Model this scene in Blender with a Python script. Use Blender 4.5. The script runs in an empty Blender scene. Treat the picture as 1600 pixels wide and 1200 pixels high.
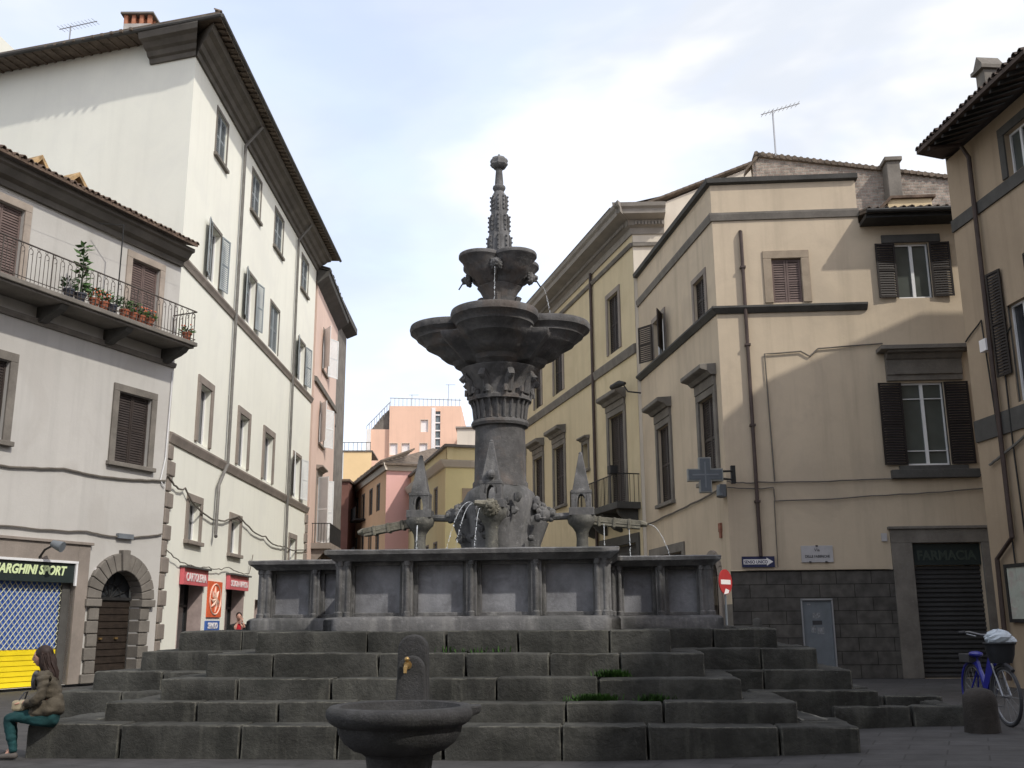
import bpy, bmesh, math, random
from mathutils import Vector, Matrix, noise
random.seed(7)
SC = bpy.context.scene
COL = SC.collection
R = math.radians
# ---------------------------------------------------------------- camera
cam = bpy.data.cameras.new('camera'); cam.lens = 35.44; cam.sensor_width = 36; cam.clip_start = 0.1; cam.clip_end = 2000
co = bpy.data.objects.new('camera', cam); COL.objects.link(co)
co.matrix_world = Matrix.Translation((0, 0, 1.6)) @ Matrix.Rotation(R(90+13.2), 4, 'X') @ Matrix.Rotation(R(-0.4), 4, 'Z')
SC.camera = co
# ---------------------------------------------------------------- light
SUN_EL, SUN_AZ = 44.0, 48.0     # height above the horizon, angle right of the direction behind the camera
S = Vector((math.cos(R(SUN_EL))*math.sin(R(SUN_AZ)), -math.cos(R(SUN_EL))*math.cos(R(SUN_AZ)), math.sin(R(SUN_EL))))
sl = bpy.data.lights.new('sun', 'SUN'); sl.energy = 2.9; sl.angle = R(1.2); sl.color = (1, 0.94, 0.84)
so = bpy.data.objects.new('sun', sl); COL.objects.link(so); so.location = S*80
so.rotation_euler = S.to_track_quat('Z', 'Y').to_euler()
W = bpy.data.worlds.new('World'); SC.world = W; W.use_nodes = True
wn = W.node_tree.nodes; wl = W.node_tree.links; wn.clear()
wo = wn.new('ShaderNodeOutputWorld'); bg = wn.new('ShaderNodeBackground')
sky = wn.new('ShaderNodeTexSky'); sky.sky_type = 'NISHITA'; sky.sun_disc = False
sky.sun_elevation = R(SUN_EL); sky.sun_rotation = math.atan2(S.x, S.y); sky.air_density = 1.0; sky.dust_density = 1.6; sky.ozone_density = 1.6
def wmath(op, a, b=None):
    m = wn.new('ShaderNodeMath'); m.operation = op
    for i, v in enumerate((a, b)):
        if v is None: continue
        if isinstance(v, (int, float)): m.inputs[i].default_value = v
        else: wl.new(v, m.inputs[i])
    return m.outputs[0]
tc = wn.new('ShaderNodeTexCoord'); mp = wn.new('ShaderNodeMapping'); mp.inputs['Scale'].default_value = (1, 1, 2.4); mp.inputs['Location'].default_value = (3.1, 0.35, 0.9)
wl.new(tc.outputs['Generated'], mp.inputs[0])
def wnoise(scale, det, rough, dist=0.0):
    n = wn.new('ShaderNodeTexNoise'); n.inputs['Scale'].default_value = scale; n.inputs['Detail'].default_value = det
    n.inputs['Roughness'].default_value = rough; n.inputs['Distortion'].default_value = dist
    wl.new(mp.outputs[0], n.inputs[0]); return n.outputs[0]
def wramp(src, stops):
    r = wn.new('ShaderNodeValToRGB'); r.color_ramp.interpolation = 'EASE'
    el = r.color_ramp.elements
    el[0].position, el[0].color = stops[0]; el[1].position, el[1].color = stops[-1]
    for p, c in stops[1:-1]:
        e = el.new(p); e.color = c
    wl.new(src, r.inputs[0]); return r.outputs[0]
cov = wramp(wnoise(1.5, 7, 0.56, 0.35), [(0.34, (0.6,)*3+(1,)), (0.46, (0.8,)*3+(1,)), (0.55, (1,)*3+(1,))])
shade = wramp(wnoise(2.3, 5, 0.5, 0.25), [(0.34, (7.3, 7.9, 9.2, 1)), (0.48, (8.5, 9.0, 9.9, 1)), (0.62, (11.3, 11.3, 11.4, 1))])
skm = wn.new('ShaderNodeMixRGB'); skm.blend_type = 'MULTIPLY'; skm.inputs[0].default_value = 1; skm.inputs[2].default_value = (6.6, 5.4, 4.9, 1)
wl.new(sky.outputs[0], skm.inputs[1])
mx = wn.new('ShaderNodeMixRGB'); wl.new(cov, mx.inputs[0]); wl.new(skm.outputs[0], mx.inputs[1]); wl.new(shade, mx.inputs[2])
wl.new(mx.outputs[0], bg.inputs[0]); bg.inputs[1].default_value = 0.098
wl.new(bg.outputs[0], wo.inputs[0])
SC.view_settings.view_transform = 'Standard'; SC.view_settings.look = 'None'; SC.view_settings.exposure = 0.0; SC.view_settings.gamma = 1.0
SC.render.resolution_x = 1024; SC.render.resolution_y = 768
try:
    SC.cycles.max_bounces = 6; SC.cycles.diffuse_bounces = 3
except Exception: pass

# ---------------------------------------------------------------- materials
MATS = {}
def mat(name, col, rough=0.85, var=0.12, scale=1.2, bump=0.0, bscale=30.0, streak=0.0, speck=0.0, speckcol=(0.3, 0.3, 0.28), specs=14.0, metal=0.0, col2=None, spec=0.3, blotch=None, edge=None, lime=None):
    if name in MATS: return MATS[name]
    m = bpy.data.materials.new(name); m.use_nodes = True; MATS[name] = m
    nt = m.node_tree; n = nt.nodes; l = nt.links; p = n['Principled BSDF']
    p.inputs['Roughness'].default_value = rough; p.inputs['Metallic'].default_value = metal
    p.inputs['Specular IOR Level'].default_value = spec
    t = n.new('ShaderNodeTexCoord')
    def noi(sc, det=5, vec=None, dist=0.0, rg=0.6):
        a = n.new('ShaderNodeTexNoise'); a.inputs['Scale'].default_value = sc; a.inputs['Detail'].default_value = det; a.inputs['Distortion'].default_value = dist
        a.inputs['Roughness'].default_value = rg
        l.new(vec or t.outputs['Object'], a.inputs[0]); return a.outputs[0]
    def ramp(src, p0, p1, c0, c1):
        r = n.new('ShaderNodeValToRGB'); e = r.color_ramp.elements
        e[0].position = p0; e[0].color = (*c0, 1); e[1].position = p1; e[1].color = (*c1, 1)
        l.new(src, r.inputs[0]); return r.outputs[0]
    def mix(f, a, b, mode='MIX'):
        x = n.new('ShaderNodeMixRGB'); x.blend_type = mode
        for i, v in enumerate((f, a, b)):
            if isinstance(v, (int, float)): x.inputs[i].default_value = v
            elif isinstance(v, tuple): x.inputs[i].default_value = (*v, 1)
            else: l.new(v, x.inputs[i])
        return x.outputs[0]
    lo = tuple(c*(1-var) for c in col); hi = col2 or tuple(min(1, c*(1+var)) for c in col)
    c = ramp(noi(scale), 0.33, 0.67, lo, hi)
    if var > 0:
        g = ramp(noi(scale*9, 4), 0.3, 0.7, (1-var*0.5,)*3, (1,)*3); c = mix(1.0, c, g, 'MULTIPLY')
    if streak > 0:
        mpn = n.new('ShaderNodeMapping'); mpn.inputs['Scale'].default_value = (2.2, 2.2, 0.16); l.new(t.outputs['Object'], mpn.inputs[0])
        s_ = ramp(noi(1.0, 6, mpn.outputs[0]), 0.50, 0.74, (0, 0, 0), (1, 1, 1))
        k = mix(1.0, s_, (streak, streak, streak), 'MULTIPLY')
        c = mix(k, c, tuple(x*0.55 for x in col))
    if lime:
        mpl = n.new('ShaderNodeMapping'); mpl.inputs['Scale'].default_value = (3.4, 3.4, 0.35); mpl.inputs['Location'].default_value = (4, 7, 2); l.new(t.outputs['Object'], mpl.inputs[0])
        s_ = ramp(noi(1.3, 7, mpl.outputs[0], 0.4), 0.52, 0.70, (0, 0, 0), (lime[1],)*3); c = mix(s_, c, lime[0])
    if speck > 0:
        s_ = ramp(noi(specs, 6, rg=0.75), 0.56, 0.66, (0, 0, 0), (1, 1, 1))
        k = mix(1.0, s_, (speck, speck, speck), 'MULTIPLY'); c = mix(k, c, speckcol)
    if blotch:
        s_ = ramp(noi(blotch[1], 6, dist=0.8), 0.5, 0.63, (0, 0, 0), (1, 1, 1))
        k = mix(1.0, s_, (blotch[2],)*3, 'MULTIPLY'); c = mix(k, c, blotch[0])
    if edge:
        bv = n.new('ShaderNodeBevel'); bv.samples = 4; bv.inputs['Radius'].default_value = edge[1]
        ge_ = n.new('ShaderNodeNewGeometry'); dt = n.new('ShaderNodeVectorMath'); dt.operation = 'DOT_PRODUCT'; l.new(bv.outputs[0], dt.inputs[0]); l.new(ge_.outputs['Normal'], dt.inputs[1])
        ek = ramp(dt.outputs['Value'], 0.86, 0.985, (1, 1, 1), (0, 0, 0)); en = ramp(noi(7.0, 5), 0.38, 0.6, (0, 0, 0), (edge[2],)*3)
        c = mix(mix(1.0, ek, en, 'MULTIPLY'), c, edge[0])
    l.new(c, p.inputs['Base Color'])
    if bump > 0:
        b = n.new('ShaderNodeBump'); b.inputs['Strength'].default_value = bump; b.inputs['Distance'].default_value = 0.02
        l.new(noi(bscale, 6, rg=0.7), b.inputs['Height']); l.new(b.outputs[0], p.inputs['Normal'])
    return m
def glassmat(name, col, rough=0.06):
    if name in MATS: return MATS[name]
    m = bpy.data.materials.new(name); m.use_nodes = True; MATS[name] = m
    nt = m.node_tree; p = nt.nodes['Principled BSDF']; p.inputs['Roughness'].default_value = rough; p.inputs['Specular IOR Level'].default_value = 0.6
    t = nt.nodes.new('ShaderNodeTexCoord'); a = nt.nodes.new('ShaderNodeTexNoise'); a.inputs['Scale'].default_value = 1.3
    r = nt.nodes.new('ShaderNodeValToRGB'); r.color_ramp.elements[0].color = (*[c*0.5 for c in col], 1); r.color_ramp.elements[1].color = (*[c*1.6 for c in col], 1)
    nt.links.new(t.outputs['Object'], a.inputs[0]); nt.links.new(a.outputs[0], r.inputs[0]); nt.links.new(r.outputs[0], p.inputs['Base Color'])
    b = nt.nodes.new('ShaderNodeBump'); b.inputs['Strength'].default_value = 0.06; nt.links.new(a.outputs[0], b.inputs['Height']); nt.links.new(b.outputs[0], p.inputs['Normal'])
    return m
def blockmat(name, c1, c2, mortar, bw, bh, bump=0.5, frame='FARM', mw=0.012):
    # coursed stone: brick texture laid along the wall's own length and height
    if name in MATS: return MATS[name]
    m = bpy.data.materials.new(name); m.use_nodes = True; MATS[name] = m
    nt = m.node_tree; n = nt.nodes; l = nt.links; p = n['Principled BSDF']; p.inputs['Roughness'].default_value = 0.9; p.inputs['Specular IOR Level'].default_value = 0.2
    t = n.new('ShaderNodeTexCoord'); sp = n.new('ShaderNodeSeparateXYZ'); l.new(t.outputs['Object'], sp.inputs[0])
    mp_ = n.new('ShaderNodeMapping'); mp_.inputs['Rotation'].default_value = (0, 0, R(frame)); l.new(t.outputs['Object'], mp_.inputs[0])
    sq = n.new('ShaderNodeSeparateXYZ'); l.new(mp_.outputs[0], sq.inputs[0])
    cb = n.new('ShaderNodeCombineXYZ'); l.new(sq.outputs[0], cb.inputs[0]); l.new(sp.outputs[2], cb.inputs[1])
    br = n.new('ShaderNodeTexBrick'); l.new(cb.outputs[0], br.inputs[0]); br.inputs['Scale'].default_value = 1
    br.inputs['Color1'].default_value = (*c1, 1); br.inputs['Color2'].default_value = (*c2, 1); br.inputs['Mortar'].default_value = (*mortar, 1)
    br.inputs['Brick Width'].default_value = bw; br.inputs['Row Height'].default_value = bh; br.inputs['Mortar Size'].default_value = mw; br.inputs['Mortar Smooth'].default_value = 0.4
    a = n.new('ShaderNodeTexNoise'); a.inputs['Scale'].default_value = 4; a.inputs['Detail'].default_value = 8; l.new(t.outputs['Object'], a.inputs[0])
    r = n.new('ShaderNodeValToRGB'); r.color_ramp.elements[0].position = 0.3; r.color_ramp.elements[0].color = (0.62,)*3+(1,); r.color_ramp.elements[1].position = 0.7; r.color_ramp.elements[1].color = (1.15,)*3+(1,)
    l.new(a.outputs[0], r.inputs[0]); x = n.new('ShaderNodeMixRGB'); x.blend_type = 'MULTIPLY'; x.inputs[0].default_value = 1
    l.new(br.outputs[0], x.inputs[1]); l.new(r.outputs[0], x.inputs[2]); l.new(x.outputs[0], p.inputs['Base Color'])
    b = n.new('ShaderNodeBump'); b.inputs['Strength'].default_value = bump; b.inputs['Distance'].default_value = 0.02
    ad = n.new('ShaderNodeMath'); ad.operation = 'SUBTRACT'; l.new(a.outputs[0], ad.inputs[0]); l.new(br.outputs['Fac'], ad.inputs[1]); l.new(ad.outputs[0], b.inputs['Height']); l.new(b.outputs[0], p.inputs['Normal'])
    return m

M_white = mat('plaster_white', (0.82, 0.825, 0.74), 0.92, 0.03, 0.25, 0.15, 9, streak=0.12, blotch=((0.74, 0.745, 0.685), 0.35, 0.45))
M_grey = mat('plaster_grey', (0.50, 0.49, 0.465), 0.92, 0.05, 0.35, 0.25, 9, streak=0.28, blotch=((0.43, 0.415, 0.39), 0.5, 0.6))
M_tan = mat('plaster_tan', (0.55, 0.46, 0.345), 0.92, 0.08, 0.3, 0.2, 12, streak=0.4, blotch=((0.43, 0.36, 0.28), 0.5, 0.45))
M_yel = mat('plaster_ochre', (0.60, 0.51, 0.34), 0.92, 0.06, 0.3, 0.2, 12, streak=0.3, blotch=((0.50, 0.42, 0.27), 0.4, 0.5))
M_brn = mat('plaster_brown', (0.38, 0.30, 0.215), 0.92, 0.09, 0.4, 0.2, 12, streak=0.4)
M_cream = mat('plaster_cream', (0.66, 0.60, 0.51), 0.92, 0.05, 0.4, 0.15, 12, streak=0.2)
M_pink = mat('plaster_pink', (0.72, 0.55, 0.47), 0.92, 0.05, 0.3, 0.1, 12, streak=0.15)
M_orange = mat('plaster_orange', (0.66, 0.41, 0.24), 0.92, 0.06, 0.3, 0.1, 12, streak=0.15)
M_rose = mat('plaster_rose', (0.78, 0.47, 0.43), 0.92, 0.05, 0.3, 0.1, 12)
M_salmon = mat('plaster_salmon', (0.80, 0.54, 0.41), 0.92, 0.05, 0.2, 0.1, 12, streak=0.2)
M_sand = mat('plaster_sand', (0.80, 0.60, 0.34), 0.92, 0.05, 0.3, 0.1, 12)
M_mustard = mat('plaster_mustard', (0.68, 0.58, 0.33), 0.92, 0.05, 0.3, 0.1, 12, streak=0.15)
M_stone = mat('peperino_trim', (0.185, 0.17, 0.15), 0.9, 0.22, 1.5, 0.4, 25, streak=0.3, speck=0.25, speckcol=(0.30, 0.28, 0.25))
M_stonel = mat('peperino_pale', (0.27, 0.235, 0.205), 0.9, 0.15, 1.2, 0.35, 25, streak=0.3, speck=0.2, speckcol=(0.36, 0.32, 0.28))
M_stoned = mat('peperino_dark', (0.085, 0.083, 0.078), 0.9, 0.2, 1.5, 0.4, 25, streak=0.2, speck=0.2, speckcol=(0.16, 0.16, 0.14))
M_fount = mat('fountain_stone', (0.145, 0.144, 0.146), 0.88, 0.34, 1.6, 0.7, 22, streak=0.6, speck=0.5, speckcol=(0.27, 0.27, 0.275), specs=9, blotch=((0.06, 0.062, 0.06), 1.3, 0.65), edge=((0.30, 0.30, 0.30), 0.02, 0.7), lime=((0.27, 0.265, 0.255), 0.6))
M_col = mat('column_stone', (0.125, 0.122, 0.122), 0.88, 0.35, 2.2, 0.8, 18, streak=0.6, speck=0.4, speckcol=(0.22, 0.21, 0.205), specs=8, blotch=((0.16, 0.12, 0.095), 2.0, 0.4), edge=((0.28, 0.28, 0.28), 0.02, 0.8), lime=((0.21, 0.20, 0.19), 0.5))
M_panel = mat('panel_stone', (0.25, 0.255, 0.275), 0.85, 0.3, 1.6, 0.4, 25, streak=0.7, blotch=((0.13, 0.13, 0.14), 2.5, 0.6))
M_step = mat('step_stone', (0.056, 0.056, 0.051), 0.93, 0.42, 1.6, 1.0, 20, speck=0.55, speckcol=(0.075, 0.075, 0.07), specs=12, blotch=((0.028, 0.029, 0.026), 1.3, 0.75), edge=((0.24, 0.235, 0.20), 0.03, 1.0), lime=((0.11, 0.11, 0.095), 0.5))  # edge: paler arrises, partly wear, partly lit step edges painted into the colour
M_lich = mat('lichen_stone', (0.19, 0.18, 0.145), 0.9, 0.35, 6, 0.8, 25, speck=0.6, speckcol=(0.10, 0.10, 0.09), specs=18)
M_bowl = mat('bowl_stone', (0.050, 0.050, 0.052), 0.85, 0.3, 3, 0.8, 40, speck=0.45, speckcol=(0.105, 0.105, 0.105), specs=30, blotch=((0.035, 0.036, 0.034), 2.5, 0.6))
M_tile = mat('roof_tile', (0.135, 0.095, 0.072), 0.9, 0.35, 3, 0.5, 20, speck=0.4, speckcol=(0.22, 0.19, 0.12), specs=8)
M_tiled = mat('roof_tile_old', (0.15, 0.12, 0.095), 0.9, 0.35, 3, 0.5, 20, speck=0.5, speckcol=(0.26, 0.23, 0.17), specs=8)
M_cornice = mat('cornice_dark', (0.13, 0.12, 0.105), 0.9, 0.2, 1.2, 0.3, 20, streak=0.2)
M_wood = mat('shutter_brown', (0.042, 0.033, 0.029), 0.6, 0.2, 3)
M_woodl = mat('shutter_faded', (0.15, 0.11, 0.10), 0.7, 0.18, 3)
M_green = mat('shutter_greygreen', (0.30, 0.335, 0.35), 0.7, 0.15, 2)
M_wshut = mat('shutter_white', (0.72, 0.74, 0.74), 0.6, 0.05, 2)
M_bshut = mat('shutter_black', (0.018, 0.014, 0.013), 0.55, 0.2, 3)
M_mullion = mat('painted_frame', (0.74, 0.75, 0.76), 0.5, 0.05, 2)
M_door = mat('door_wood', (0.030, 0.022, 0.017), 0.6, 0.3, 6, 0.2)
M_iron = mat('iron', (0.030, 0.030, 0.030), 0.6, 0.25, 5, metal=0.2)
M_ironr = mat('iron_rust', (0.085, 0.072, 0.063), 0.7, 0.3, 5)
M_pipe = mat('downpipe_brown', (0.075, 0.054, 0.048), 0.55, 0.2, 3)
M_pipeg = mat('downpipe_grey', (0.17, 0.165, 0.155), 0.55, 0.2, 3)
M_cable = mat('cable_grey', (0.16, 0.145, 0.125), 0.8, 0.15, 3)
M_glass = glassmat('glass_dark', (0.035, 0.038, 0.042))
M_glassl = glassmat('glass_curtain', (0.075, 0.085, 0.078), 0.12)
M_shutm = mat('roller_grey', (0.055, 0.056, 0.058), 0.6, 0.12, 2)
M_blue = mat('roller_blue', (0.075, 0.15, 0.48), 0.5, 0.12, 3)
M_yellow = mat('roller_yellow', (0.90, 0.70, 0.02), 0.5, 0.08, 2)
M_grille = mat('grille_yellow', (0.55, 0.56, 0.40), 0.5, 0.1, 3)
M_signk = mat('sign_dark', (0.025, 0.035, 0.035), 0.4, 0.1, 2)
M_letter = mat('letter_green', (0.68, 0.80, 0.45), 0.5, 0.05, 2)
M_lwhite = mat('letter_white', (0.82, 0.80, 0.80), 0.5, 0.04, 2)
M_ldark = mat('letter_dark', (0.05, 0.05, 0.055), 0.6, 0.1, 2)
M_red = mat('sign_red', (0.60, 0.13, 0.15), 0.5, 0.08, 2)
M_ored = mat('poster_orange_red', (0.72, 0.13, 0.05), 0.5, 0.12, 4)
M_bsign = mat('sign_blue', (0.05, 0.13, 0.42), 0.5, 0.08, 2)
M_navy = mat('sign_navy', (0.03, 0.035, 0.09), 0.5, 0.1, 2)
M_marble = mat('plaque_marble', (0.46, 0.45, 0.46), 0.6, 0.08, 4)
M_greyp = mat('metal_grey', (0.16, 0.18, 0.20), 0.5, 0.12, 3)
M_cross = mat('cross_grey', (0.10, 0.115, 0.13), 0.4, 0.1, 3)
M_silver = mat('metal_bright', (0.26, 0.27, 0.29), 0.35, 0.05, 3, metal=0.6)
M_brass = mat('brass', (0.36, 0.24, 0.10), 0.4, 0.1, 10, metal=0.7)
M_leaf = mat('leaf_green', (0.060, 0.125, 0.035), 0.7, 0.4, 6)
M_leafd = mat('leaf_dark', (0.03, 0.065, 0.025), 0.7, 0.4, 6)
M_grass = mat('moss_green', (0.032, 0.085, 0.014), 0.8, 0.4, 8)
M_pot = mat('terracotta', (0.33, 0.11, 0.06), 0.85, 0.2, 6)
M_potd = mat('pot_dark', (0.04, 0.045, 0.06), 0.6, 0.2, 6)
M_flower = mat('flower_orange', (0.65, 0.17, 0.08), 0.7, 0.3, 20)
M_brick = mat('chimney_brick', (0.45, 0.20, 0.12), 0.9, 0.25, 5, 0.4)
M_ochst = mat('chimney_stone', (0.42, 0.29, 0.15), 0.95, 0.4, 4, 0.6, speck=0.5, speckcol=(0.12, 0.08, 0.05))
M_conc = mat('concrete', (0.42, 0.40, 0.38), 0.9, 0.15, 3, 0.3)
M_alu = mat('aluminium', (0.35, 0.36, 0.38), 0.4, 0.05, 5, metal=0.5)
M_far = mat('glass_strip', (0.16, 0.20, 0.22), 0.3, 0.3, 2)

# ---------------------------------------------------------------- building blocks
class MB:
    def __init__(s): s.v = []; s.f = []
    def add(s, vs, fs):
        k = len(s.v); s.v += [Vector(v) for v in vs]; s.f += [tuple(i+k for i in f) for f in fs]; return s
    def hexa(s, p): # 8 corners: bottom ring 0-3, top ring 4-7
        return s.add(p, [(0,3,2,1), (4,5,6,7), (0,1,5,4), (1,2,6,5), (2,3,7,6), (3,0,4,7)])
    def box(s, x0, x1, y0, y1, z0, z1, M=None):
        p = [Vector(q) for q in ((x0,y0,z0),(x1,y0,z0),(x1,y1,z0),(x0,y1,z0),(x0,y0,z1),(x1,y0,z1),(x1,y1,z1),(x0,y1,z1))]
        if M: p = [M @ q for q in p]
        return s.hexa(p)
    def bevbox(s, x0, x1, y0, y1, z0, z1, b=0.03, jit=0.0, M=None):
        # a worn block: chamfered top and side arrises with small irregularities
        j = lambda: random.uniform(-jit, jit)
        rings = []
        for (z, i) in ((z0, 0.3*b), (z0+b*0.6, 0), (z1-b, 0), (z1-b*0.3, b*0.35), (z1, b*1.1)):
            rings.append([(x0+i+b*.7, y0+i, z), (x1-i-b*.7, y0+i, z), (x1-i, y0+i+b*.7, z), (x1-i, y1-i-b*.7, z), (x1-i-b*.7, y1-i, z), (x0+i+b*.7, y1-i, z), (x0+i, y1-i-b*.7, z), (x0+i, y0+i+b*.7, z)])
        vs = [Vector((q[0]+j(), q[1]+j(), q[2]+(j()*0.6 if q[2] > z0 else 0))) for r in rings for q in r]
        if M: vs = [M @ q for q in vs]
        fs = []
        for r in range(4):
            for i in range(8): fs.append((r*8+i, r*8+(i+1) % 8, (r+1)*8+(i+1) % 8, (r+1)*8+i))
        fs.append(tuple(range(39-7, 40))); fs.append(tuple(reversed(range(8))))
        return s.add(vs, fs)
    def tube(s, pts, r, n=6, caps=True):
        pts = [Vector(p) for p in pts]; rr = r if isinstance(r, (list, tuple)) else [r]*len(pts)
        k = len(s.v); up = Vector((0, 0, 1)); pu = None
        for i, p in enumerate(pts):
            d = (pts[min(i+1, len(pts)-1)]-pts[max(i-1, 0)])
            if d.length < 1e-9: d = Vector((0, 0, 1))
            d.normalize()
            a = pu if pu is not None else (up if abs(d.z) < 0.9 else Vector((1, 0, 0)))
            u = (a - d*a.dot(d)); 
            if u.length < 1e-6: u = d.orthogonal()
            u.normalize(); pu = u; w = d.cross(u)
            for j in range(n):
                t = 2*math.pi*j/n; s.v.append(p+(u*math.cos(t)+w*math.sin(t))*rr[i])
        for i in range(len(pts)-1):
            for j in range(n):
                a = k+i*n+j; b = k+i*n+(j+1) % n; s.f.append((a, b, b+n, a+n))
        if caps:
            s.f.append(tuple(k+j for j in reversed(range(n)))); s.f.append(tuple(k+(len(pts)-1)*n+j for j in range(n)))
        return s
    def lathe(s, prof, c=(0, 0, 0), n=32, fn=None, rot=0.0):
        # prof: (radius, z); fn(theta, radius, z) may return another radius
        k = len(s.v); c = Vector(c)
        for r, z in prof:
            for j in range(n):
                t = 2*math.pi*j/n+rot; q = fn(t, r, z) if fn else r
                s.v.append(c+Vector((q*math.cos(t), q*math.sin(t), z)))
        for i in range(len(prof)-1):
            for j in range(n):
                a = k+i*n+j; b = k+i*n+(j+1) % n; s.f.append((a, b, b+n, a+n))
        s.f.append(tuple(k+j for j in reversed(range(n)))); s.f.append(tuple(k+(len(prof)-1)*n+j for j in range(n)))
        return s
    def prism(s, poly, vec):
        poly = [Vector(p) for p in poly]; vec = Vector(vec); n = len(poly)
        return s.add(poly+[p+vec for p in poly], [tuple(reversed(range(n))), tuple(range(n, 2*n))]+[(i, (i+1) % n, n+(i+1) % n, n+i) for i in range(n)])
    def ball(s, c, rx, ry=None, rz=None, n=10, m=7, jit=0.0, M=None):
        ry = ry or rx; rz = rz or rx; c = Vector(c); k = len(s.v)
        for i in range(m+1):
            ph = math.pi*i/m
            for j in range(n):
                t = 2*math.pi*j/n
                q = Vector((rx*math.sin(ph)*math.cos(t), ry*math.sin(ph)*math.sin(t), -rz*math.cos(ph)))
                if jit: q *= 1+random.uniform(-jit, jit)
                if M: q = M @ q
                s.v.append(c+q)
        for i in range(m):
            for j in range(n):
                a = k+i*n+j; b = k+i*n+(j+1) % n; s.f.append((a, b, b+n, a+n))
        return s
ROOT = {}
def wloc(o):
    l = Vector((0, 0, 0))
    while o: l = l+o.location; o = o.parent
    return l
def obj(name, mb, m, parent=None, local=False, smooth=False, bevel=0.0, origin=None, label=None):
    me = bpy.data.meshes.new(name)
    off = Vector((0, 0, 0)) if local else (wloc(parent) if parent else (Vector(origin) if origin else Vector((0, 0, 0))))
    me.from_pydata([v-off for v in mb.v], [], mb.f)
    bm = bmesh.new(); bm.from_mesh(me); bmesh.ops.remove_doubles(bm, verts=bm.verts, dist=1e-5)
    bmesh.ops.recalc_face_normals(bm, faces=bm.faces)
    if smooth:
        for f in bm.faces: f.smooth = True
        for e in bm.edges:
            if len(e.link_faces) == 2 and e.calc_face_angle(0) > R(42 if smooth is True else smooth): e.smooth = False
    bm.to_mesh(me); bm.free()
    me.materials.append(m)
    o = bpy.data.objects.new(name, me); COL.objects.link(o)
    if parent: o.parent = parent
    elif origin: o.location = origin
    if bevel:
        b = o.modifiers.new('bevel', 'BEVEL'); b.width = bevel; b.segments = 2; b.limit_method = 'ANGLE'; b.angle_limit = R(40)
    if label: o['label'] = label
    return o
def thing(name, label, cat, loc=(0, 0, 0), group=None, rz=0.0):
    o = bpy.data.objects.new(name, None); COL.objects.link(o); o.location = loc; o.rotation_euler = (0, 0, rz)
    o['label'] = label; o['category'] = cat
    if group: o['group'] = group
    o.empty_display_size = 0.3
    return o
def tag(o, label, cat, group=None, kind=None):
    o['label'] = label; o['category'] = cat
    if group: o['group'] = group
    if kind: o['kind'] = kind
    return o
def struct(o): o['kind'] = 'structure'; return o
def roughen(o, amp=.012, lim=.11):
    """worn stone: cut the long faces up and push the surface about by a few millimetres"""
    bm = bmesh.new(); bm.from_mesh(o.data)
    for _ in range(4):
        ed = [e for e in bm.edges if e.calc_length() > lim*1.5 and e.is_manifold]
        if not ed: break
        bmesh.ops.subdivide_edges(bm, edges=ed, cuts=1, use_grid_fill=True)
    bmesh.ops.triangulate(bm, faces=[f for f in bm.faces if len(f.verts) > 4])
    bm.normal_update()
    for v in bm.verts:
        p = v.co; a = noise.noise(p*2.1)*amp*1.3+noise.noise(p*7.0)*amp*.9+noise.noise(p*19.0)*amp*.5
        c_ = noise.noise(p*4.3+Vector((9, 3, 1)))
        if c_ > .28: a -= (c_-.28)*amp*5.0     # chips
        v.co = p+v.normal*a
    for f in bm.faces: f.smooth = True
    for e in bm.edges:
        if len(e.link_faces) == 2 and e.calc_face_angle(0) > R(40): e.smooth = False
    bm.to_mesh(o.data); bm.free(); return o
class Fc:
    """a facade plane: s runs along it, o stands proud of it, z is up"""
    def __init__(s, p0, ang, flip=False, k=1.0, zo=0.0):
        s.k = k; s.zo = zo
        s.p = Vector((p0[0], p0[1], 0)); s.ang = ang; s.d = Vector((math.sin(R(ang)), math.cos(R(ang)), 0))
        s.n = Vector((s.d.y, -s.d.x, 0)) * (-1 if flip else 1)
    def at(s, a, z, o=0.0): return s.p+s.d*(a*s.k)+s.n*(o*s.k)+Vector((0, 0, z*s.k+s.zo))
    def box(s, mb, s0, s1, z0, z1, o0, o1):
        return mb.hexa([s.at(s0, z0, o0), s.at(s1, z0, o0), s.at(s1, z0, o1), s.at(s0, z0, o1), s.at(s0, z1, o0), s.at(s1, z1, o0), s.at(s1, z1, o1), s.at(s0, z1, o1)])
    def wall(s, mb, s0, s1, z0, z1, ops=(), dep=0.3, ztop=None):
        ss = sorted(set([s0, s1]+[v for o in ops for v in o[:2]])); zs = sorted(set([z0, z1]+[v for o in ops for v in o[2:4]]))
        for i in range(len(ss)-1):
            for j in range(len(zs)-1):
                cs = (ss[i]+ss[i+1])/2; cz = (zs[j]+zs[j+1])/2
                if any(o[0] < cs < o[1] and o[2] < cz < o[3] for o in ops): continue
                mb.add([s.at(ss[i], zs[j]), s.at(ss[i+1], zs[j]), s.at(ss[i+1], zs[j+1]), s.at(ss[i], zs[j+1])], [(0, 1, 2, 3)])
        for (a, b, c, d) in [o[:4] for o in ops]:
            for q in (((a, c), (a, d)), ((b, c), (b, d)), ((a, c), (b, c)), ((a, d), (b, d))):
                (sa, za), (sb, zb) = q
                mb.add([s.at(sa, za), s.at(sb, zb), s.at(sb, zb, -dep), s.at(sa, za, -dep)], [(0, 1, 2, 3)])
    def extr(s, mb, s0, s1, prof, cut0=0.0, cut1=0.0):
        # prof: list of (o, z) outline closed; swept along s; cut = mitre factor at each end
        n = len(prof)
        v = [s.at(s0-cut0*o, z, o) for o, z in prof]+[s.at(s1+cut1*o, z, o) for o, z in prof]
        return mb.add(v, [tuple(range(n)), tuple(reversed(range(n, 2*n)))]+[(i, (i+1) % n, n+(i+1) % n, n+i) for i in range(n)])
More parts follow.
